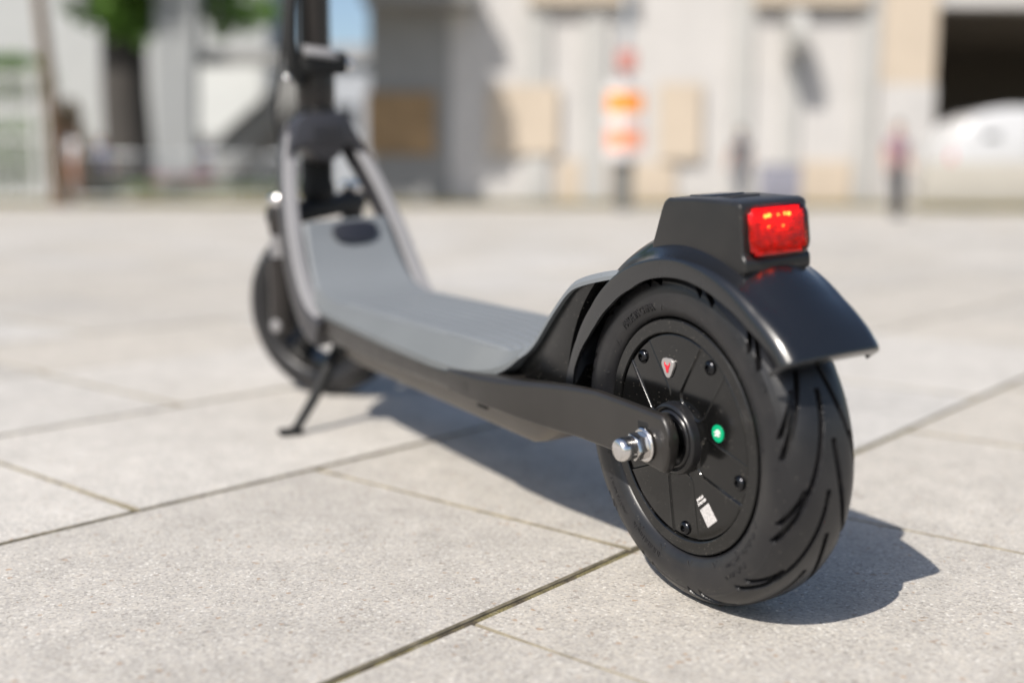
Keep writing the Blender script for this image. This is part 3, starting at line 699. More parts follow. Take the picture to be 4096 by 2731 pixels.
# fork: crown, two legs with silver caps, springs and lower sliders
spart('fork_crown', bm_mesh(box_bm(-.092, .092, -.020, .020, .138, .164, .008, 3)), M_DARK)
for s in (-1, 1):
    cx = s * .078
    lg = spart('fork_leg', zlathe([(-.014, .0150), (-.008, .0185), (.05, .0185), (.078, .0190), (.082, .0200), (.092, .0200), (.094, .012), (.128, .012), (.1282, .0170), (.160, .0185), (.168, .015)], 24, cx, 0), M_POLE)
    spart('cap', zlathe([(.166, .0155), (.170, .0172), (.177, .0172), (.180, .0150), (.1808, .002)], 24, cx, 0), M_STEEL, 40, lg)
    hel = [(cx + .0148 * math.cos(k * .55), .0148 * math.sin(k * .55), .095 + k * .00046) for k in range(70)]
    spart('spring', tube_mesh(hel, .0022, 6), M_STRIP, 60, lg)
    spart('axle_cap', lathe_x([(s * .0925, .009), (s * .097, .009), (s * .0985, .0075), (s * .099, .001)], 20, 0, .0), M_STRIP, 40, lg)
spart('front_reflector', bm_mesh(box_bm(-.012, .012, -.0265, -.022, .108, .134, .002, 2)), M_AMBER)
# front wheel
FWC = Vector((.010, .916, .1247))
w_m = Matrix.Translation(FWC) @ Matrix.Rotation(RAKE * .55, 4, 'X') @ Matrix.Rotation(STEER, 4, 'Z')
fw = empty('wheel', (0, 0, 0), scooter); fw.matrix_local = w_m; fw['label'] = 'front wheel turned to the left'
o = bpy.data.objects.new('tyre', TYRE); COL.objects.link(o); o.parent = fw
link('rim', lathe_x([(-.020, .0752), (-.0262, .0756), (-.0262, .0853), (-.022, .0862), (.022, .0862), (.0262, .0853), (.0262, .0756), (.020, .0752), (-.0200, .07519)], 96, cap=False), fw, M_RIM, 30)
for k in range(5):
    a = 2 * PI * k / 5 + .3; c, s = math.cos(a), math.sin(a)
    me = loft([[(x, (r * c - q * s), (r * s + q * c)) for x, q in rrect(wx, wq, .003, 3)] for r, wx, wq in ((.018, .016, .011), (.045, .011, .0075), (.0765, .014, .011))])
    link('spoke', me, fw, M_RIM, 40)
link('hub', lathe_x([(-.030, .004), (-.030, .020), (-.022, .025), (.022, .025), (.030, .020), (.030, .004)], 40), fw, M_BLACK, 40)
tube('axle', fw, M_DARKSTEEL, [(-.078, 0, 0), (.078, 0, 0)], .005, 12)
# ---- kickstand
Mi = (Matrix.Translation(CONTACT) @ Euler((0, -LEAN, HEAD)).to_matrix().to_4x4()).inverted()
FOOT = Vector((-.123, .666, .0102))
ks = tube('kickstand', scooter, M_DARK, [(-.040, .705, .104), (-.062, .694, .080), (-.090, .679, .046), (-.113, .6695, .0215), (-.119, .667, .0165)], [.0095, .0080, .0068, .0058, .0056], 12)
ft = bm_mesh(box_bm(-.020, .010, -.009, .009, -.0035, .0035, .003, 2)); ft.transform(Matrix.Translation((-.121, .666, .0142)) @ Matrix.Rotation(-LEAN * 1.0, 4, 'Y').inverted()); link('foot', ft, ks, M_DARK, 40)
prism('stand_bracket', scooter, M_DARK, [(.655, .098), (.735, .112), (.735, .128), (.655, .118)], -.052, -.012, 'x', .003, 2)

# ================================================================== the place behind
def wallmat(name, col, rough=.85, amt=.06, sc=1.6): return mat(name, col, rough, spec=.25, noise=(sc, amt), bump=(60, .2, .004))
M_STUCCO = wallmat('off_white_stucco', (.47, .455, .44))
M_PIER = wallmat('light_grey_concrete', (.40, .395, .38))
M_BEIGE = wallmat('beige_render', (.47, .40, .32))
M_GREYWALL = wallmat('grey_concrete', (.23, .23, .225))
M_PALEWALL = wallmat('pale_wall', (.40, .41, .41))
M_BROWN = mat('brown_board', (.26, .17, .085), .75, noise=(3, .25), bump=(25, .3, .004))
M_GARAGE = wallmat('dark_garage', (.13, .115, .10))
M_SLAT = mat('ceiling_slat', (.14, .12, .10), .6)
M_VAN = mat('white_car_paint', (.52, .52, .525), .25, coat=.6)
M_GLASSD = mat('dark_glass', (.02, .022, .025), .06, spec=.8)
M_METAL = mat('galvanised_metal', (.45, .47, .49), .4, metal=.7)
M_FENCE = mat('white_fence_paint', (.52, .52, .51), .5)
M_ORANGE = mat('orange_band', (.80, .27, .03), .5)
M_SALMON = mat('faded_orange_band', (.72, .30, .18), .5)
M_BANDW = mat('white_band', (.58, .56, .56), .5)
M_BARK = mat('bark', (.10, .062, .034), .9, noise=(9, .35), bump=(30, .8, .02))
M_BARKD = mat('dark_bark', (.048, .043, .039), .9, noise=(7, .3), bump=(25, .8, .02))
def leafmat(name, c1, c2):
    M = bpy.data.materials.new(name); M.use_nodes = True; t = M.node_tree; b = t.nodes['Principled BSDF']; g = t.nodes.new('ShaderNodeNewGeometry')
    mx = t.nodes.new('ShaderNodeMix'); mx.data_type = 'RGBA'; mx.inputs['A'].default_value = (*c1, 1); mx.inputs['B'].default_value = (*c2, 1)
    t.links.new(g.outputs['Random Per Island'], mx.inputs['Factor']); t.links.new(mx.outputs['Result'], b.inputs['Base Color']); b.inputs['Roughness'].default_value = .5
    tl = t.nodes.new('ShaderNodeBsdfTranslucent'); t.links.new(mx.outputs['Result'], tl.inputs[0]); ms = t.nodes.new('ShaderNodeMixShader'); ms.inputs[0].default_value = .35
    out = t.nodes['Material Output']; t.links.new(b.outputs[0], ms.inputs[1]); t.links.new(tl.outputs[0], ms.inputs[2]); t.links.new(ms.outputs[0], out.inputs[0]); return M
M_LEAF = leafmat('green_leaf', (.06, .16, .02), (.16, .30, .045))
M_LEAF2 = leafmat('light_green_leaf', (.10, .19, .03), (.20, .30, .05))
M_DRY = leafmat('dry_grass', (.30, .23, .09), (.20, .20, .06))

def leaves(name, parent, m_, centres, n, size, seed):
    """leaf-sized quads spread through ellipsoid clumps (centre, radii)"""
    r = np.random.default_rng(seed); V = []; wts = np.array([c[1][0] * c[1][1] * c[1][2] for c in centres]); pick_ = r.choice(len(centres), n, p=wts / wts.sum())
    for k in pick_:
        c, rd = centres[k]; d = r.normal(size=3); d /= np.linalg.norm(d); p = np.array(c) + d * np.array(rd) * r.random() ** .45
        a = r.normal(size=3); a /= np.linalg.norm(a); b = np.cross(a, r.normal(size=3)); b /= np.linalg.norm(b); s = size * r.uniform(.6, 1.3)
        V += [p - a * s, p + b * s * .55, p + a * s, p - b * s * .55]
    V = np.array(V); Fc = np.arange(len(V)).reshape(-1, 4)
    me = bpy.data.meshes.new('leaves'); me.from_pydata(V.tolist(), [], Fc.tolist()); me.update(); return link(name, me, parent, m_)
def blobs(c, R_, n, rr, seed):
    r = np.random.default_rng(seed); out = []
    for k in range(n):
        d = r.normal(size=3); d /= np.linalg.norm(d); p = np.array(c) + d * np.array(R_) * r.random() ** .5; s = r.uniform(*rr); out.append((p, (s, s, s * .75)))
    return out

# ---- main building on the right: wall plane at y = 26
DW = 26.0
bx = lambda u, D=DW: at(u, 776, D).x
bz = lambda v, D=DW: at(2048, v, D).z
bld = empty('concrete_building', (bx(2700), DW, 0))
tag(bld, 'long off-white building with grey piers, beige panels and a dark garage bay', 'building')
def bpart(name, m_, u0, u1, v0, v1, proud, depth=.3, parent=bld, bv=.01):
    x0, x1 = bx(u0), bx(u1); z1 = bz(v0); z0 = max(0.0, bz(v1)) if v1 < 830 else 0.0
    o = box(name, None, m_, x0, x1, DW - proud, DW - proud + depth, z0, z1, bv, 1)
    o.data.transform(Matrix.Translation((-bld.location.x, -bld.location.y, 0))) ; o.parent = parent
    return o
TOPV = -900
bpart('wall', M_STUCCO, 1490, 3690, TOPV, 900, 0, 6.0)
for u0, u1 in ((2096, 2192), (2323, 2424), (2908, 2990), (3115, 3175), (3406, 3477)): bpart('pier', M_PIER, u0, u1, -860, 900, .12, .11)
for u0, u1, v0, v1 in ((1954, 2233, 345, 620), (2626, 2795, 335, 640)): bpart('beige_panel', M_BEIGE, u0, u1, v0, v1, .17, .06)
for u0, u1, v0, v1 in ((2225, 2440, 640, 900), (2500, 2700, 650, 900), (3160, 3398, 640, 900)): bpart('plinth', M_BEIGE, u0, u1, v0, v1, .10, .09)
bpart('corner_pier', M_BEIGE, 3500, 3705, -860, 335, .16, .9); bpart('corner_pier_base', M_STUCCO, 3490, 3708, 335, 900, .20, .9)
for u0, u1 in ((2110, 2515), (2985, 3425)): bpart('ledge', M_BEIGE, u0, u1, -60, 22, .34, .33)
bpart('canopy', M_GREYWALL, 1480, 1905, -40, 42, 1.1, 1.09)
bpart('wall_shade', M_GREYWALL, 1485, 1800, 50, 900, .05, .04)  # shade on this end of the building put in as a darker sheet
brd = bpart('boarded_hatch', M_BROWN, 1470, 1745, 375, 620, .16, .10)
for k in range(6):
    u = 1472 + k * 45.5; bpart('board', M_BROWN, u, u + 43, 377, 618, .185, .024, brd, .006).matrix_parent_inverse = Matrix()
# garage bay: opening right of the corner pier
gx0, gx1, gz = bx(3712), bx(3712) + 8.5, bz(20)
loc = bld.location
def gbox(name, m_, x0, x1, y0, y1, z0, z1):
    o = box(name, None, m_, x0, x1, y0, y1, z0, z1); o.data.transform(Matrix.Translation((-loc.x, -loc.y, 0))); o.parent = bld; return o
gbox('lintel', M_STUCCO, gx0, gx1 + 1, DW - .1, DW + .5, gz, gz + 4)
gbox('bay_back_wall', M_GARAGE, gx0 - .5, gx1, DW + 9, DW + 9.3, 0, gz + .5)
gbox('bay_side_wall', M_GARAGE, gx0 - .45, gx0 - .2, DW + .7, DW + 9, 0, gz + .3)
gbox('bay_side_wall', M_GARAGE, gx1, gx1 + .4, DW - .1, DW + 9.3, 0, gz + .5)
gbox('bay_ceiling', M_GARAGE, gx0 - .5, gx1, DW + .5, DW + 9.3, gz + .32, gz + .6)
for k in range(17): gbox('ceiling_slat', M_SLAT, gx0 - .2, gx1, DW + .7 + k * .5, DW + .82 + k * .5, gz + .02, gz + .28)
# drum added edge-on to the wall, shaped to cast the round shadow there
sh_drum = empty('shadow_drum', (bx(3128), DW, 3.9)); tag(sh_drum, 'pale drum added on the building wall to cast a round grey shadow', 'sign')
n = 40; me = lathe_x([(-.15, .50), (-.16, .52), (.16, .52), (.15, .50)], n); me.transform(Matrix.Translation((0, -.62, 0))); link('drum', me, sh_drum, M_PIER, 30)
tube('bracket', sh_drum, M_METAL, [(0, -.2, .25), (0, .02, .25)], .025, 8); tube('bracket', sh_drum, M_METAL, [(0, -.2, -.25), (0, .02, -.25)], .025, 8)

# ---- low pale wall and the white van behind it
lw = box('low_wall', None, wallmat('tan_grey_wall', (.36, .34, .30)), at(3690, 776, 20.6).x, 16, 20.6, 20.9, 0, .92, .03); tag(lw, 'low pale wall in front of the parked white van', 'wall')
van = empty('delivery_van', (at(3800, 776, 22).x, 22, 0)); tag(van, 'white windowless van parked behind the low wall by the garage', 'van')
prof = [(.06, .38), (.0, .55), (.0, .95), (.05, 1.25), (.17, 1.58), (.38, 1.82), (.68, 1.98), (1.05, 2.04), (3.4, 2.04), (3.85, 1.9), (4.35, 1.2), (4.95, 1.0), (5.05, .7), (5.0, .38)]
b = prism_bm(prof, 0, 1.9, 'y', .10, 3); body = link('body', bm_mesh(b), van, M_VAN, 45)
link('side_window', bm_mesh(box_bm(3.35, 4.05, -.012, .02, 1.25, 1.75, .01)), body, M_GLASSD)
link('door_handle', bm_mesh(box_bm(.62, .92, -.03, .01, 1.42, 1.52, .01)), body, M_DARK)
link('door_seam', bm_mesh(box_bm(1.55, 1.565, -.006, .004, .45, 2.0)), body, M_DARK)
link('tail_light', bm_mesh(box_bm(-.012, .05, .03, .12, .75, 1.15, .02)), body, M_RED)
link('bumper', bm_mesh(box_bm(-.10, .15, .05, 1.85, .40, .60, .05)), body, M_GREYWALL, 40)
for X in (1.05, 4.1):
    for Y in (.02, 1.66):
        w_ = empty('wheel', (X, Y, .33), van)
        me = lathe_x([(-.0, .19), (-.0, .30), (.03, .33), (.19, .33), (.22, .30), (.22, .19)], 32); me.transform(Matrix.Rotation(PI / 2, 4, 'Z')); link('tyre', me, w_, M_RUBBER, 40)
        me = lathe_x([(-.005, .01), (-.02, .05), (.0, .19), (.1, .19)], 24); me.transform(Matrix.Rotation(PI / 2, 4, 'Z') @ Matrix.Scale(1, 4)); link('rim', me, w_, M_METAL, 40)
    me = prism_bm([(X + .42 * math.cos(t_), .38 + .40 * math.sin(t_)) for t_ in np.linspace(0, PI, 16)], -.006, .03, 'y'); link('wheel_arch', bm_mesh(me), body, M_DARK)

# ---- pole with an orange and white banded sleeve
DP = 20.0
po = empty('banded_post', (at(2495, 776, DP).x, DP, 0)); tag(po, 'grey pole with an orange and white banded six-sided sleeve', 'post')
pz = lambda v: at(2048, v, DP).z
def hexp(name, r, z0, z1, m_, parent=po): 
    b = prism_bm([(r * math.cos(rad(60 * k + 20)), r * math.sin(rad(60 * k + 20))) for k in range(6)], z0, z1, 'z', .01, 1); return link(name, bm_mesh(b), parent, m_, 0)
tube('pole', po, M_METAL, [(0, 0, 0), (0, 0, 2.5), (0, 0, 6.5)], [.085, .075, .06], 16)
link('base', bm_mesh(box_bm(-.15, .15, -.15, .15, 0, .88, .02)), po, mat('dark_post_base', (.12, .12, .11), .7), 30)
edges_ = [(640, 600, M_BANDW), (600, 515, M_SALMON), (515, 455, M_BANDW), (455, 375, M_ORANGE), (375, 335, M_BANDW)]
sl_ = None
for v0, v1, m_ in edges_: hexp('band', .36, pz(v0) + .003, pz(v1) - .003, m_)
link('lamp_box', bm_mesh(box_bm(-.16, .16, -.2, -.06, pz(290), pz(205), .03)), po, mat('rust_red_box', (.42, .16, .13), .6), 30)

# ---- people, each one continuous body
M_SKIN = mat('skin', (.46, .27, .19), .55); M_HAIR = mat('dark_hair', (.02, .016, .014), .5)
def person(name, loc, H_, face, top, legs, label, stride=.10, arm_f=.05, shoes=(.6, .6, .6), shorts=False, hair=M_HAIR):
    J = {'pelvis': (0, 0, .52), 'waist': (0, 0, .60), 'chest': (0, -.01, .72), 'neck': (0, 0, .825), 'head0': (0, -.008, .865), 'head1': (0, -.012, .93), 'head2': (0, -.004, .975),
         'shL': (-.095, 0, .79), 'elL': (-.125, arm_f * .3, .64), 'wrL': (-.13, -arm_f, .51), 'haL': (-.13, -arm_f * 1.3, .46), 'shR': (.095, 0, .79), 'elR': (.125, -arm_f * .3, .64), 'wrR': (.13, -arm_f * 1.4, .52), 'haR': (.13, -arm_f * 1.8, .47),
         'hiL': (-.052, 0, .495), 'knL': (-.058, -stride * .5, .275), 'anL': (-.058, -stride * .4, .045), 'toL': (-.062, -stride * .4 - .085, .018), 'hiR': (.052, 0, .495), 'knR': (.058, stride * .15, .275), 'anR': (.058, stride * .9, .045), 'toR': (.062, stride * .9 - .085, .018)}
    Rd = {'pelvis': .075, 'waist': .068, 'chest': .082, 'neck': .034, 'head0': .048, 'head1': .058, 'head2': .040, 'shL': .042, 'elL': .030, 'wrL': .022, 'haL': .022, 'shR': .042, 'elR': .030, 'wrR': .022, 'haR': .022,
          'hiL': .058, 'knL': .042, 'anL': .027, 'toL': .022, 'hiR': .058, 'knR': .042, 'anR': .027, 'toR': .022}
    E = [('pelvis', 'waist'), ('waist', 'chest'), ('chest', 'neck'), ('neck', 'head0'), ('head0', 'head1'), ('head1', 'head2'), ('chest', 'shL'), ('shL', 'elL'), ('elL', 'wrL'), ('wrL', 'haL'), ('chest', 'shR'), ('shR', 'elR'), ('elR', 'wrR'), ('wrR', 'haR'),
         ('pelvis', 'hiL'), ('hiL', 'knL'), ('knL', 'anL'), ('anL', 'toL'), ('pelvis', 'hiR'), ('hiR', 'knR'), ('knR', 'anR'), ('anR', 'toR')]
    ks_ = list(J); b = bmesh.new(); sk = b.verts.layers.skin.verify(); vv = {}
    for k in ks_:
        v = b.verts.new(Vector(J[k]) * H_); v[sk].radius = (Rd[k] * H_, Rd[k] * H_ * (.8 if k in ('waist', 'chest', 'pelvis') else 1)); v[sk].use_root = (k == 'pelvis'); vv[k] = v
    for a_, c_ in E: b.edges.new((vv[a_], vv[c_]))
    me = bpy.data.meshes.new('p'); b.to_mesh(me); b.free()
    o = bpy.data.objects.new('p', me); COL.objects.link(o); o.modifiers.new('s', 'SKIN'); ss = o.modifiers.new('d', 'SUBSURF'); ss.levels = 1; ss.render_levels = 1
    dg = bpy.context.evaluated_depsgraph_get(); dg.update(); out = bpy.data.meshes.new_from_object(o.evaluated_get(dg)); bpy.data.objects.remove(o); bpy.data.meshes.remove(me)
    zmin = min(v.co.z for v in out.vertices); out.transform(Matrix.Translation((0, 0, -zmin)))
    root = empty(name, loc, None, (0, 0, face)); body_ = link('body', out, root, [M_SKIN, top, legs, hair, mat('shoe', shoes, .6)], 180)
    for f in out.polygons:
        c = f.center / H_; z = c.z
        if z > .925 or (z > .865 and c.y > .008): i = 3
        elif z > .835: i = 0
        elif z < .05: i = 4
        elif abs(c.x) > .105 and z < .70: i = 0
        elif z > .545: i = 1
        elif shorts and z < .30: i = 0
        else: i = 2
        f.material_index = i
    tag(root, label, 'person', 'people standing about the square'); return root
cl_ = lambda n_, c: mat('cloth_' + n_, c, .8)
M_TYRE2 = mat('cycle_tyre', (.02, .02, .02), .6)
person('person', at(3575, 850, 14.6) * Vector((1, 1, 0)) if False else Vector((at(3578, 776, 14.6).x, 14.6, 0)), 1.30, rad(20), cl_('pink', (.27, .17, .205)), cl_('charcoal', (.06, .06, .065)), 'person in a pale pink top and dark trousers near the low wall', .12, shoes=(.1, .1, .1))
person('person', Vector((at(2958, 776, 21).x, 21, 0)), 1.62, rad(200), cl_('slate', (.09, .095, .11)), cl_('grey', (.15, .15, .165)), 'person in grey clothes standing beside the grey cabinet', .16)
person('person', Vector((at(288, 776, 22.6).x, 22.6, 0)), 1.66, rad(-30), cl_('white', (.80, .79, .80)), cl_('peach', (.62, .36, .26)), 'person in a white shirt and peach shorts by the thin tree', .08, shorts=True, shoes=(.7, .7, .7))
person('person', Vector((at(412, 776, 26.2).x, 26.2, 0)), 1.62, rad(60), cl_('blue', (.10, .14, .34)), cl_('navy', (.05, .06, .10)), 'person in a dark blue top behind the metal barriers', .08)
person('person', Vector((at(832, 776, 26.0).x, 26.0, 0)), 1.62, rad(-80), cl_('lilac', (.30, .32, .52)), cl_('denim', (.14, .16, .22)), 'person in a lilac top behind the metal barriers', .08)

# ---- bicycle held beside the person in pink
bk = empty('bicycle', (at(3606, 776, 14.9).x, 14.9, 0), None, (0, 0, rad(68))); tag(bk, 'dark bicycle standing beside the person in pink', 'bicycle')
def ring(name, y0, r, parent):
    w_ = empty(name, (y0, 0, r), parent)
    link('tyre', tube_mesh([(r * .95 * math.cos(t_), 0, r * .95 * math.sin(t_)) for t_ in np.linspace(0, 2 * PI, 33)], .017, 8, False), w_, M_TYRE2, 60)
    for k in range(6): tube('spoke', w_, M_METAL, [(0, 0, 0), (r * .92 * math.cos(k * PI / 3), 0, r * .92 * math.sin(k * PI / 3))], .004, 5)
ring('wheel', -.42, .29, bk); ring('wheel', .42, .29, bk)
tube('frame', bk, M_BLACK, [(-.42, 0, .29), (-.05, 0, .27), (.30, 0, .66), (-.16, 0, .66), (-.05, 0, .27)], .018, 8)
tube('fork', bk, M_BLACK, [(.42, 0, .29), (.30, 0, .68), (.27, 0, .86)], .014, 8)
tube('handlebar', bk, M_METAL, [(.24, -.26, .90), (.30, -.1, .88), (.30, .1, .88), (.24, .26, .90)], .012, 8)
tube('seat_post', bk, M_METAL, [(-.16, 0, .62), (-.19, 0, .78)], .013, 8)
link('saddle', bm_mesh(box_bm(-.32, -.06, -.06, .06, .77, .82, .02, 2)), bk, M_TYRE2, 40)

# ---- grey cabinet
cb = empty('utility_cabinet', (at(3115, 776, 22.5).x, 22.5, 0)); tag(cb, 'grey street cabinet standing before the building', 'cabinet')
M_CAB = mat('cabinet_grey', (.22, .22, .26), .55, noise=(4, .08))
link('body', bm_mesh(box_bm(-.40, .40, -.2, .2, .08, .86, .02)), cb, M_CAB, 30); link('plinth', bm_mesh(box_bm(-.38, .38, -.18, .18, 0, .08)), cb, M_GREYWALL); link('lid', bm_mesh(box_bm(-.43, .43, -.23, .23, .86, .91, .015)), cb, M_CAB, 30)
for s_ in (-1, 1): dr = link('door', bm_mesh(box_bm(min(s_ * .01, s_ * .38), max(s_ * .01, s_ * .38), -.212, -.2, .12, .82, .004)), cb, M_CAB, 30); link('handle', bm_mesh(box_bm(s_ * .05 - .01, s_ * .05 + .01, -.235, -.21, .42, .56, .004)), dr, M_DARK)

# ---- left: white fence, barriers, trees, concrete frame
DF = 24.0
fe = empty('white_fence', (at(60, 776, DF).x, DF, 0)); tag(fe, 'tall white fence of thin upright bars at the left', 'fence')
fx0, fx1 = -3.2, at(195, 776, DF).x - fe.location.x
for z in (.18, 1.4, 2.75): link('rail', bm_mesh(box_bm(fx0, fx1, -.025, .025, z, z + .06, .005)), fe, M_FENCE)
k = 0; x = fx0
while x < fx1 - .02:
    link('post' if k % 16 == 0 else 'bar', bm_mesh(box_bm(x, x + (.09 if k % 16 == 0 else .03), -.045 if k % 16 == 0 else .027, .045 if k % 16 == 0 else .055, 0.0, 2.95)), fe, M_FENCE); k += 1; x += .115
link('post', bm_mesh(box_bm(fx1, fx1 + .06, -.03, .03, 0, 2.55, .005)), fe, M_FENCE)

def barrier(X, D, rz, label):
    o = empty('crowd_barrier', (X, D, 0), None, (0, 0, rz)); tag(o, label, 'barrier', 'metal crowd barriers')
    w, h = 1.05, 1.12
    tube('frame', o, M_METAL, [(-w, 0, .18), (-w, 0, h - .12), (-w + .12, 0, h), (w - .12, 0, h), (w, 0, h - .12), (w, 0, .18), (-w, 0, .18)], .024, 8)
    for s_ in (-1, 1): tube('foot', o, M_METAL, [(s_ * w * .8, -.28, .02), (s_ * w * .8, 0, .12), (s_ * w * .8, 0, .18), (s_ * w * .8, 0, .12), (s_ * w * .8, .28, .02)], .02, 6)
    for k in range(15):
        xx = -w + .13 + k * (2 * w - .26) / 14; tube('bar', o, M_METAL, [(xx, 0, .18), (xx, 0, h)], .011, 6)
barrier(at(485, 776, 24.2).x, 24.2, .02, 'metal crowd barrier nearest the white-shirted person')
barrier(at(860, 776, 24.4).x, 24.4, -.03, 'metal crowd barrier seen just left of the scooter stem')
barrier(at(1235, 776, 24.7).x, 24.7, .03, 'metal crowd barrier seen through and behind the scooter stem')

def tree(name, base, trunk, tr, crown, nleaf, lsize, label, bark, leafm, seed, limbs=6, extra=()):
    o = empty(name, base); tag(o, label, 'tree', 'trees at the left of the square')
    tube('trunk', o, bark, trunk, tr, 12)
    r = np.random.default_rng(seed); top = np.array(trunk[-1]); bl = blobs(*crown, seed) + list(extra)
    bl = [(np.array(c), r_) for c, r_ in bl]
    for k in range(limbs):
        c = bl[k % len(bl)][0]; mid = (top + c) / 2 + r.normal(size=3) * .15; tube('limb', o, bark, [tuple(top * .9 + np.array(trunk[-2]) * .1), tuple(mid), tuple(c)], [tr[-1] * .7, tr[-1] * .45, .02], 8)
    leaves('crown', o, leafm, bl, nleaf, lsize, seed)
tb = at(245, 776, 22.4); dx = at(196, 776, 22.4).x - tb.x
tree('slim_tree', (tb.x, 22.4, 0), [(0, 0, -.05), (dx * .15, 0, 1.0), (dx * .5, 0, 2.4), (dx, 0, 4.2), (dx * 1.1, .1, 5.6)], [.21, .15, .125, .11, .07], ((dx, 0, 6.6), (1.7, 1.7, 1.3), 16, (.5, .9)), 5000, .10, 'slim tree with a bare tan trunk beside the white fence', M_BARK, M_LEAF2, 3)
DT = 33.0
tb = at(520, 776, DT)
def lc_(u, v, D, r): q = at(u, v, D) - Vector((tb.x, DT, 0)); return (tuple(q), r)
tree('broad_tree', (tb.x, DT, 0), [(0, 0, -.05), (.03, 0, 1.4), (-.02, 0, 3.2), (0, 0, 5.0), (.1, 0, 5.6)], [.80, .70, .66, .64, .50], ((.4, -.6, 8.0), (3.6, 2.6, 2.4), 40, (.8, 1.3)), 26000, .16, 'broad tree with a thick dark trunk behind the barriers', M_BARKD, M_LEAF, 5,
     extra=[lc_(520, 60, 32, (.85, .7, .6)), lc_(600, 20, 32, (.7, .6, .6)), lc_(470, 110, 32.2, (.55, .5, .45)), lc_(410, 30, 32, (.6, .6, .5)), lc_(570, 150, 32, (.4, .4, .35)), lc_(830, 40, 32, (.7, .6, .45)), lc_(930, 60, 32, (.6, .5, .5)), lc_(1020, 25, 32, (.55, .5, .4)), lc_(760, -20, 32, (.6, .5, .4)), lc_(290, 20, 32, (.4, .4, .3)), lc_(660, 60, 32, (.5, .5, .5)), lc_(350, 60, 32, (.45, .45, .4)), lc_(1000, 90, 32, (.45, .45, .35)), lc_(880, 110, 32, (.4, .4, .3)), lc_(450, 30, 31.8, (.7, .5, .5)), lc_(640, 110, 31.8, (.4, .4, .4)), lc_(1070, 50, 31.8, (.4, .4, .35))])
# tree placed unseen, trunk hidden by the scooter stem; its crown shades the grey end of the building
tree('shade_tree', (at(1275, 776, 22.6).x, 22.6, 0), [(0, 0, -.05), (.0, 0, 1.2), (-.03, .05, 2.8), (.0, .1, 4.6), (.0, .1, 5.4)], [.13, .11, .10, .09, .07], ((-1.0, .1, 7.4), (2.1, 2.2, 1.8), 40, (.7, 1.1)), 30000, .14, 'unseen leafy tree placed behind the scooter stem, its crown shading the building', M_BARKD, M_LEAF, 9)
# low leaf tufts hanging into the picture top
sb = empty('shrub', (at(318, 776, 24.6).x, 24.6, 0)); tag(sb, 'brownish green shrub behind the person in the white shirt', 'shrub')
tube('stem', sb, M_BARKD, [(0, 0, -.02), (.05, 0, .5), (0, 0, 1.2)], [.05, .04, .02], 8)
leaves('foliage', sb, leafmat('russet_leaf', (.10, .10, .025), (.17, .08, .035)), [((0, 0, 1.1), (.32, .3, .8)), ((-.25, 0, 1.5), (.3, .3, .5)), ((.2, 0, .8), (.35, .3, .6)), ((-.1, 0, 2.0), (.25, .25, .4))], 2600, .06, 51)
# ---- concrete structure behind the barriers
cs = empty('concrete_stair', (at(900, 776, 30).x, 30, 0)); tag(cs, 'grey concrete stair with a sloping parapet behind the barriers', 'stair')
def cpart(name, m_, pts, D, th, parent=cs):
    prof_ = [(at(u, v, D).x - cs.location.x, at(u, v, D).z) for u, v in pts]
    o = prism(name, None, m_, prof_, D - 30, D - 30 + th, 'y', .01, 1, 30); o.parent = parent; return o
cpart('parapet', M_GREYWALL, [(1190, 250), (1190, 400), (905, 690), (840, 690), (840, 590)], 30, .25)
cpart('pillar', wallmat('mid_grey_concrete', (.27, .28, .285)), [(618, -700), (775, -700), (775, 818), (618, 818)], 30.6, .8)
cpart('beam', M_GREYWALL, [(775, 205), (1150, 205), (1150, 262), (775, 262)], 31.5, .6)
cpart('stair_side', wallmat('pale_grey_concrete', (.27, .275, .28)), [(1200, 300), (1290, 300), (1290, 813), (860, 813), (905, 700)], 31, 1.4)
cpart('white_panel', wallmat('white_panel_paint', (.52, .53, .52)), [(795, 265), (1045, 265), (1045, 395), (885, 535), (795, 535)], 29.5, .2)
for k in range(10):
    u0 = 880 + k * 30; v0 = 735 - k * 37; cpart('step', M_GREYWALL, [(u0, v0), (u0 + 36, v0), (u0 + 36, v0 + 40), (u0, v0 + 40)], 30.3, 1.6)
fb = empty('pale_building', (at(400, 776, 42).x, 42, 0)); tag(fb, 'large pale building far back at the left', 'building')
x0 = at(-900, 776, 42).x - fb.location.x; x1 = at(1085, 776, 42).x - fb.location.x
link('wall', bm_mesh(box_bm(x0, x1, 0, 6, 0, 14, .02)), fb, M_PALEWALL)
for r_ in range(2, 4):
    for c_ in range(6):
        xx = x0 + 2.0 + c_ * 2.9; zz = 3.6 + r_ * 3.4; w_ = link('window', bm_mesh(box_bm(xx, xx + 1.3, -.03, .1, zz, zz + 1.6)), fb, M_GLASSD); link('frame', bm_mesh(box_bm(xx - .08, xx + 1.38, -.06, -.02, zz - .1, zz)), w_, M_PALEWALL)
rb = empty('grey_house', (at(1400, 776, 60).x, 60, 0)); tag(rb, 'low grey house far behind the scooter stem', 'building')
link('wall', bm_mesh(box_bm(-4.5, 4.5, 0, 6, 0, 7.2, .02)), rb, wallmat('bluish_grey_wall', (.42, .44, .47)))
link('roof', bm_mesh(prism_bm([(-.4, 7.2), (6.4, 7.2), (3, 8.6)], -4.8, 4.8, 'x')), rb, M_GREYWALL)
for c_ in range(3): link('window', bm_mesh(box_bm(-3.2 + c_ * 2.4, -2.0 + c_ * 2.4, -.03, .1, 3.6, 5.0)), rb, M_GLASSD)
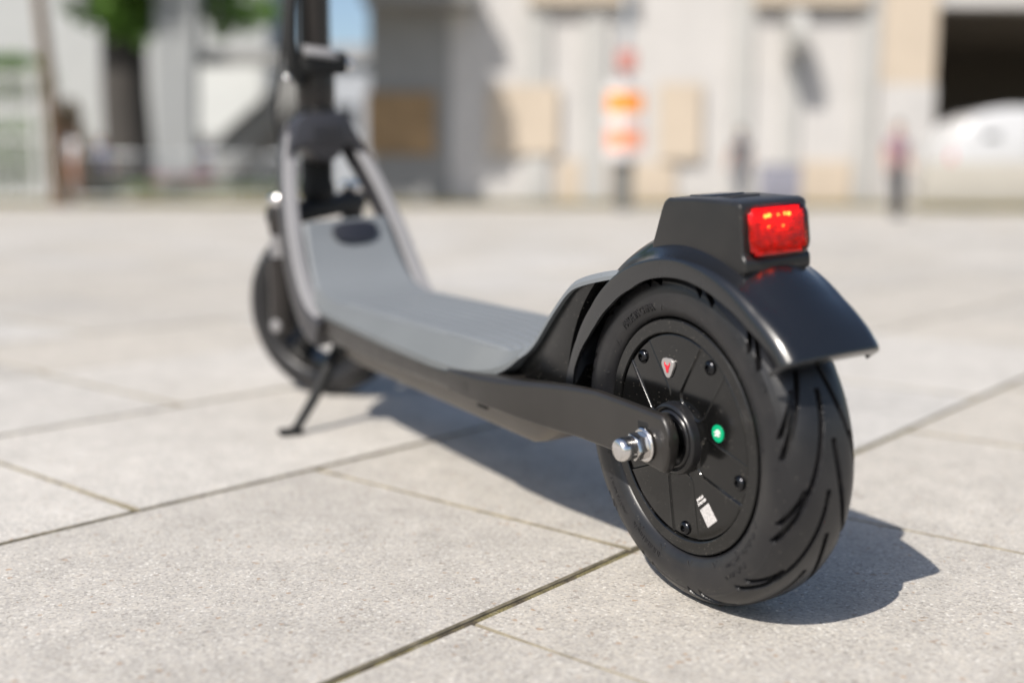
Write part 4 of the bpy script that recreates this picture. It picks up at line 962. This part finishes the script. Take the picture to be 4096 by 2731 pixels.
# hedge behind the fence, planter and flowers behind the barriers, dry grass at the wall foot
hg = leaves('hedge', None, M_LEAF, [((at(30 + k * 40, 776, 26).x - .2, 26, 2.9), (.9, .5, .6)) for k in range(-6, 4)] + [((at(40 + k * 60, 776, 26).x, 26, 1.2), (.9, .5, .9)) for k in range(-3, 3)], 9000, .09, 21)
tag(hg, 'green hedge growing behind the white fence', 'hedge', kind='stuff')
pl_ = empty('planter', (at(800, 776, 25.2).x, 25.2, 0)); tag(pl_, 'long low concrete planter behind the metal barriers', 'planter')
link('trough', bm_mesh(box_bm(-2.6, 2.6, -.25, .25, 0, .34, .02)), pl_, wallmat('mossy_concrete', (.22, .20, .14)))
leaves('foliage', pl_, M_LEAF, [((k * .4 - 2.4, 0, .45), (.35, .25, .12)) for k in range(13)], 1800, .05, 31)
leaves('flower', pl_, mat('pink_petal', (.42, .22, .25), .6), [((k * .3 - .9, -.1, .62), (.3, .2, .15)) for k in range(5)], 500, .04, 32)['kind'] = 'stuff'
def grass(name, segs, n, h, seed, label):
    r = np.random.default_rng(seed); V = []; Fc = []
    for k in range(n):
        (xa, xb, ya, yb) = segs[k % len(segs)]; x_, y_ = r.uniform(xa, xb), r.uniform(ya, yb); hh = h * r.uniform(.4, 1.2); a = r.uniform(0, PI); w_ = .012; lx, ly = r.normal(size=2) * hh * .35
        b0 = len(V); V += [(x_ - w_ * math.cos(a), y_ - w_ * math.sin(a), -.01), (x_ + w_ * math.cos(a), y_ + w_ * math.sin(a), -.01), (x_ + lx, y_ + ly, hh)]; Fc.append((b0, b0 + 1, b0 + 2))
    me = bpy.data.meshes.new('g'); me.from_pydata(V, [], Fc); me.update(); o = link(name, me, None, M_DRY); tag(o, label, 'grass', kind='stuff'); return o
grass('dry_grass', [(at(-100, 776, 24).x, at(1500, 776, 24).x, 23.2, 24.6), (bx(1500), bx(3700), 25.2, 25.85), (at(3690, 776, 20.4).x, 14, 20.2, 20.6)], 26000, .16, 41, 'dry yellowish grass along the far edge of the paving')
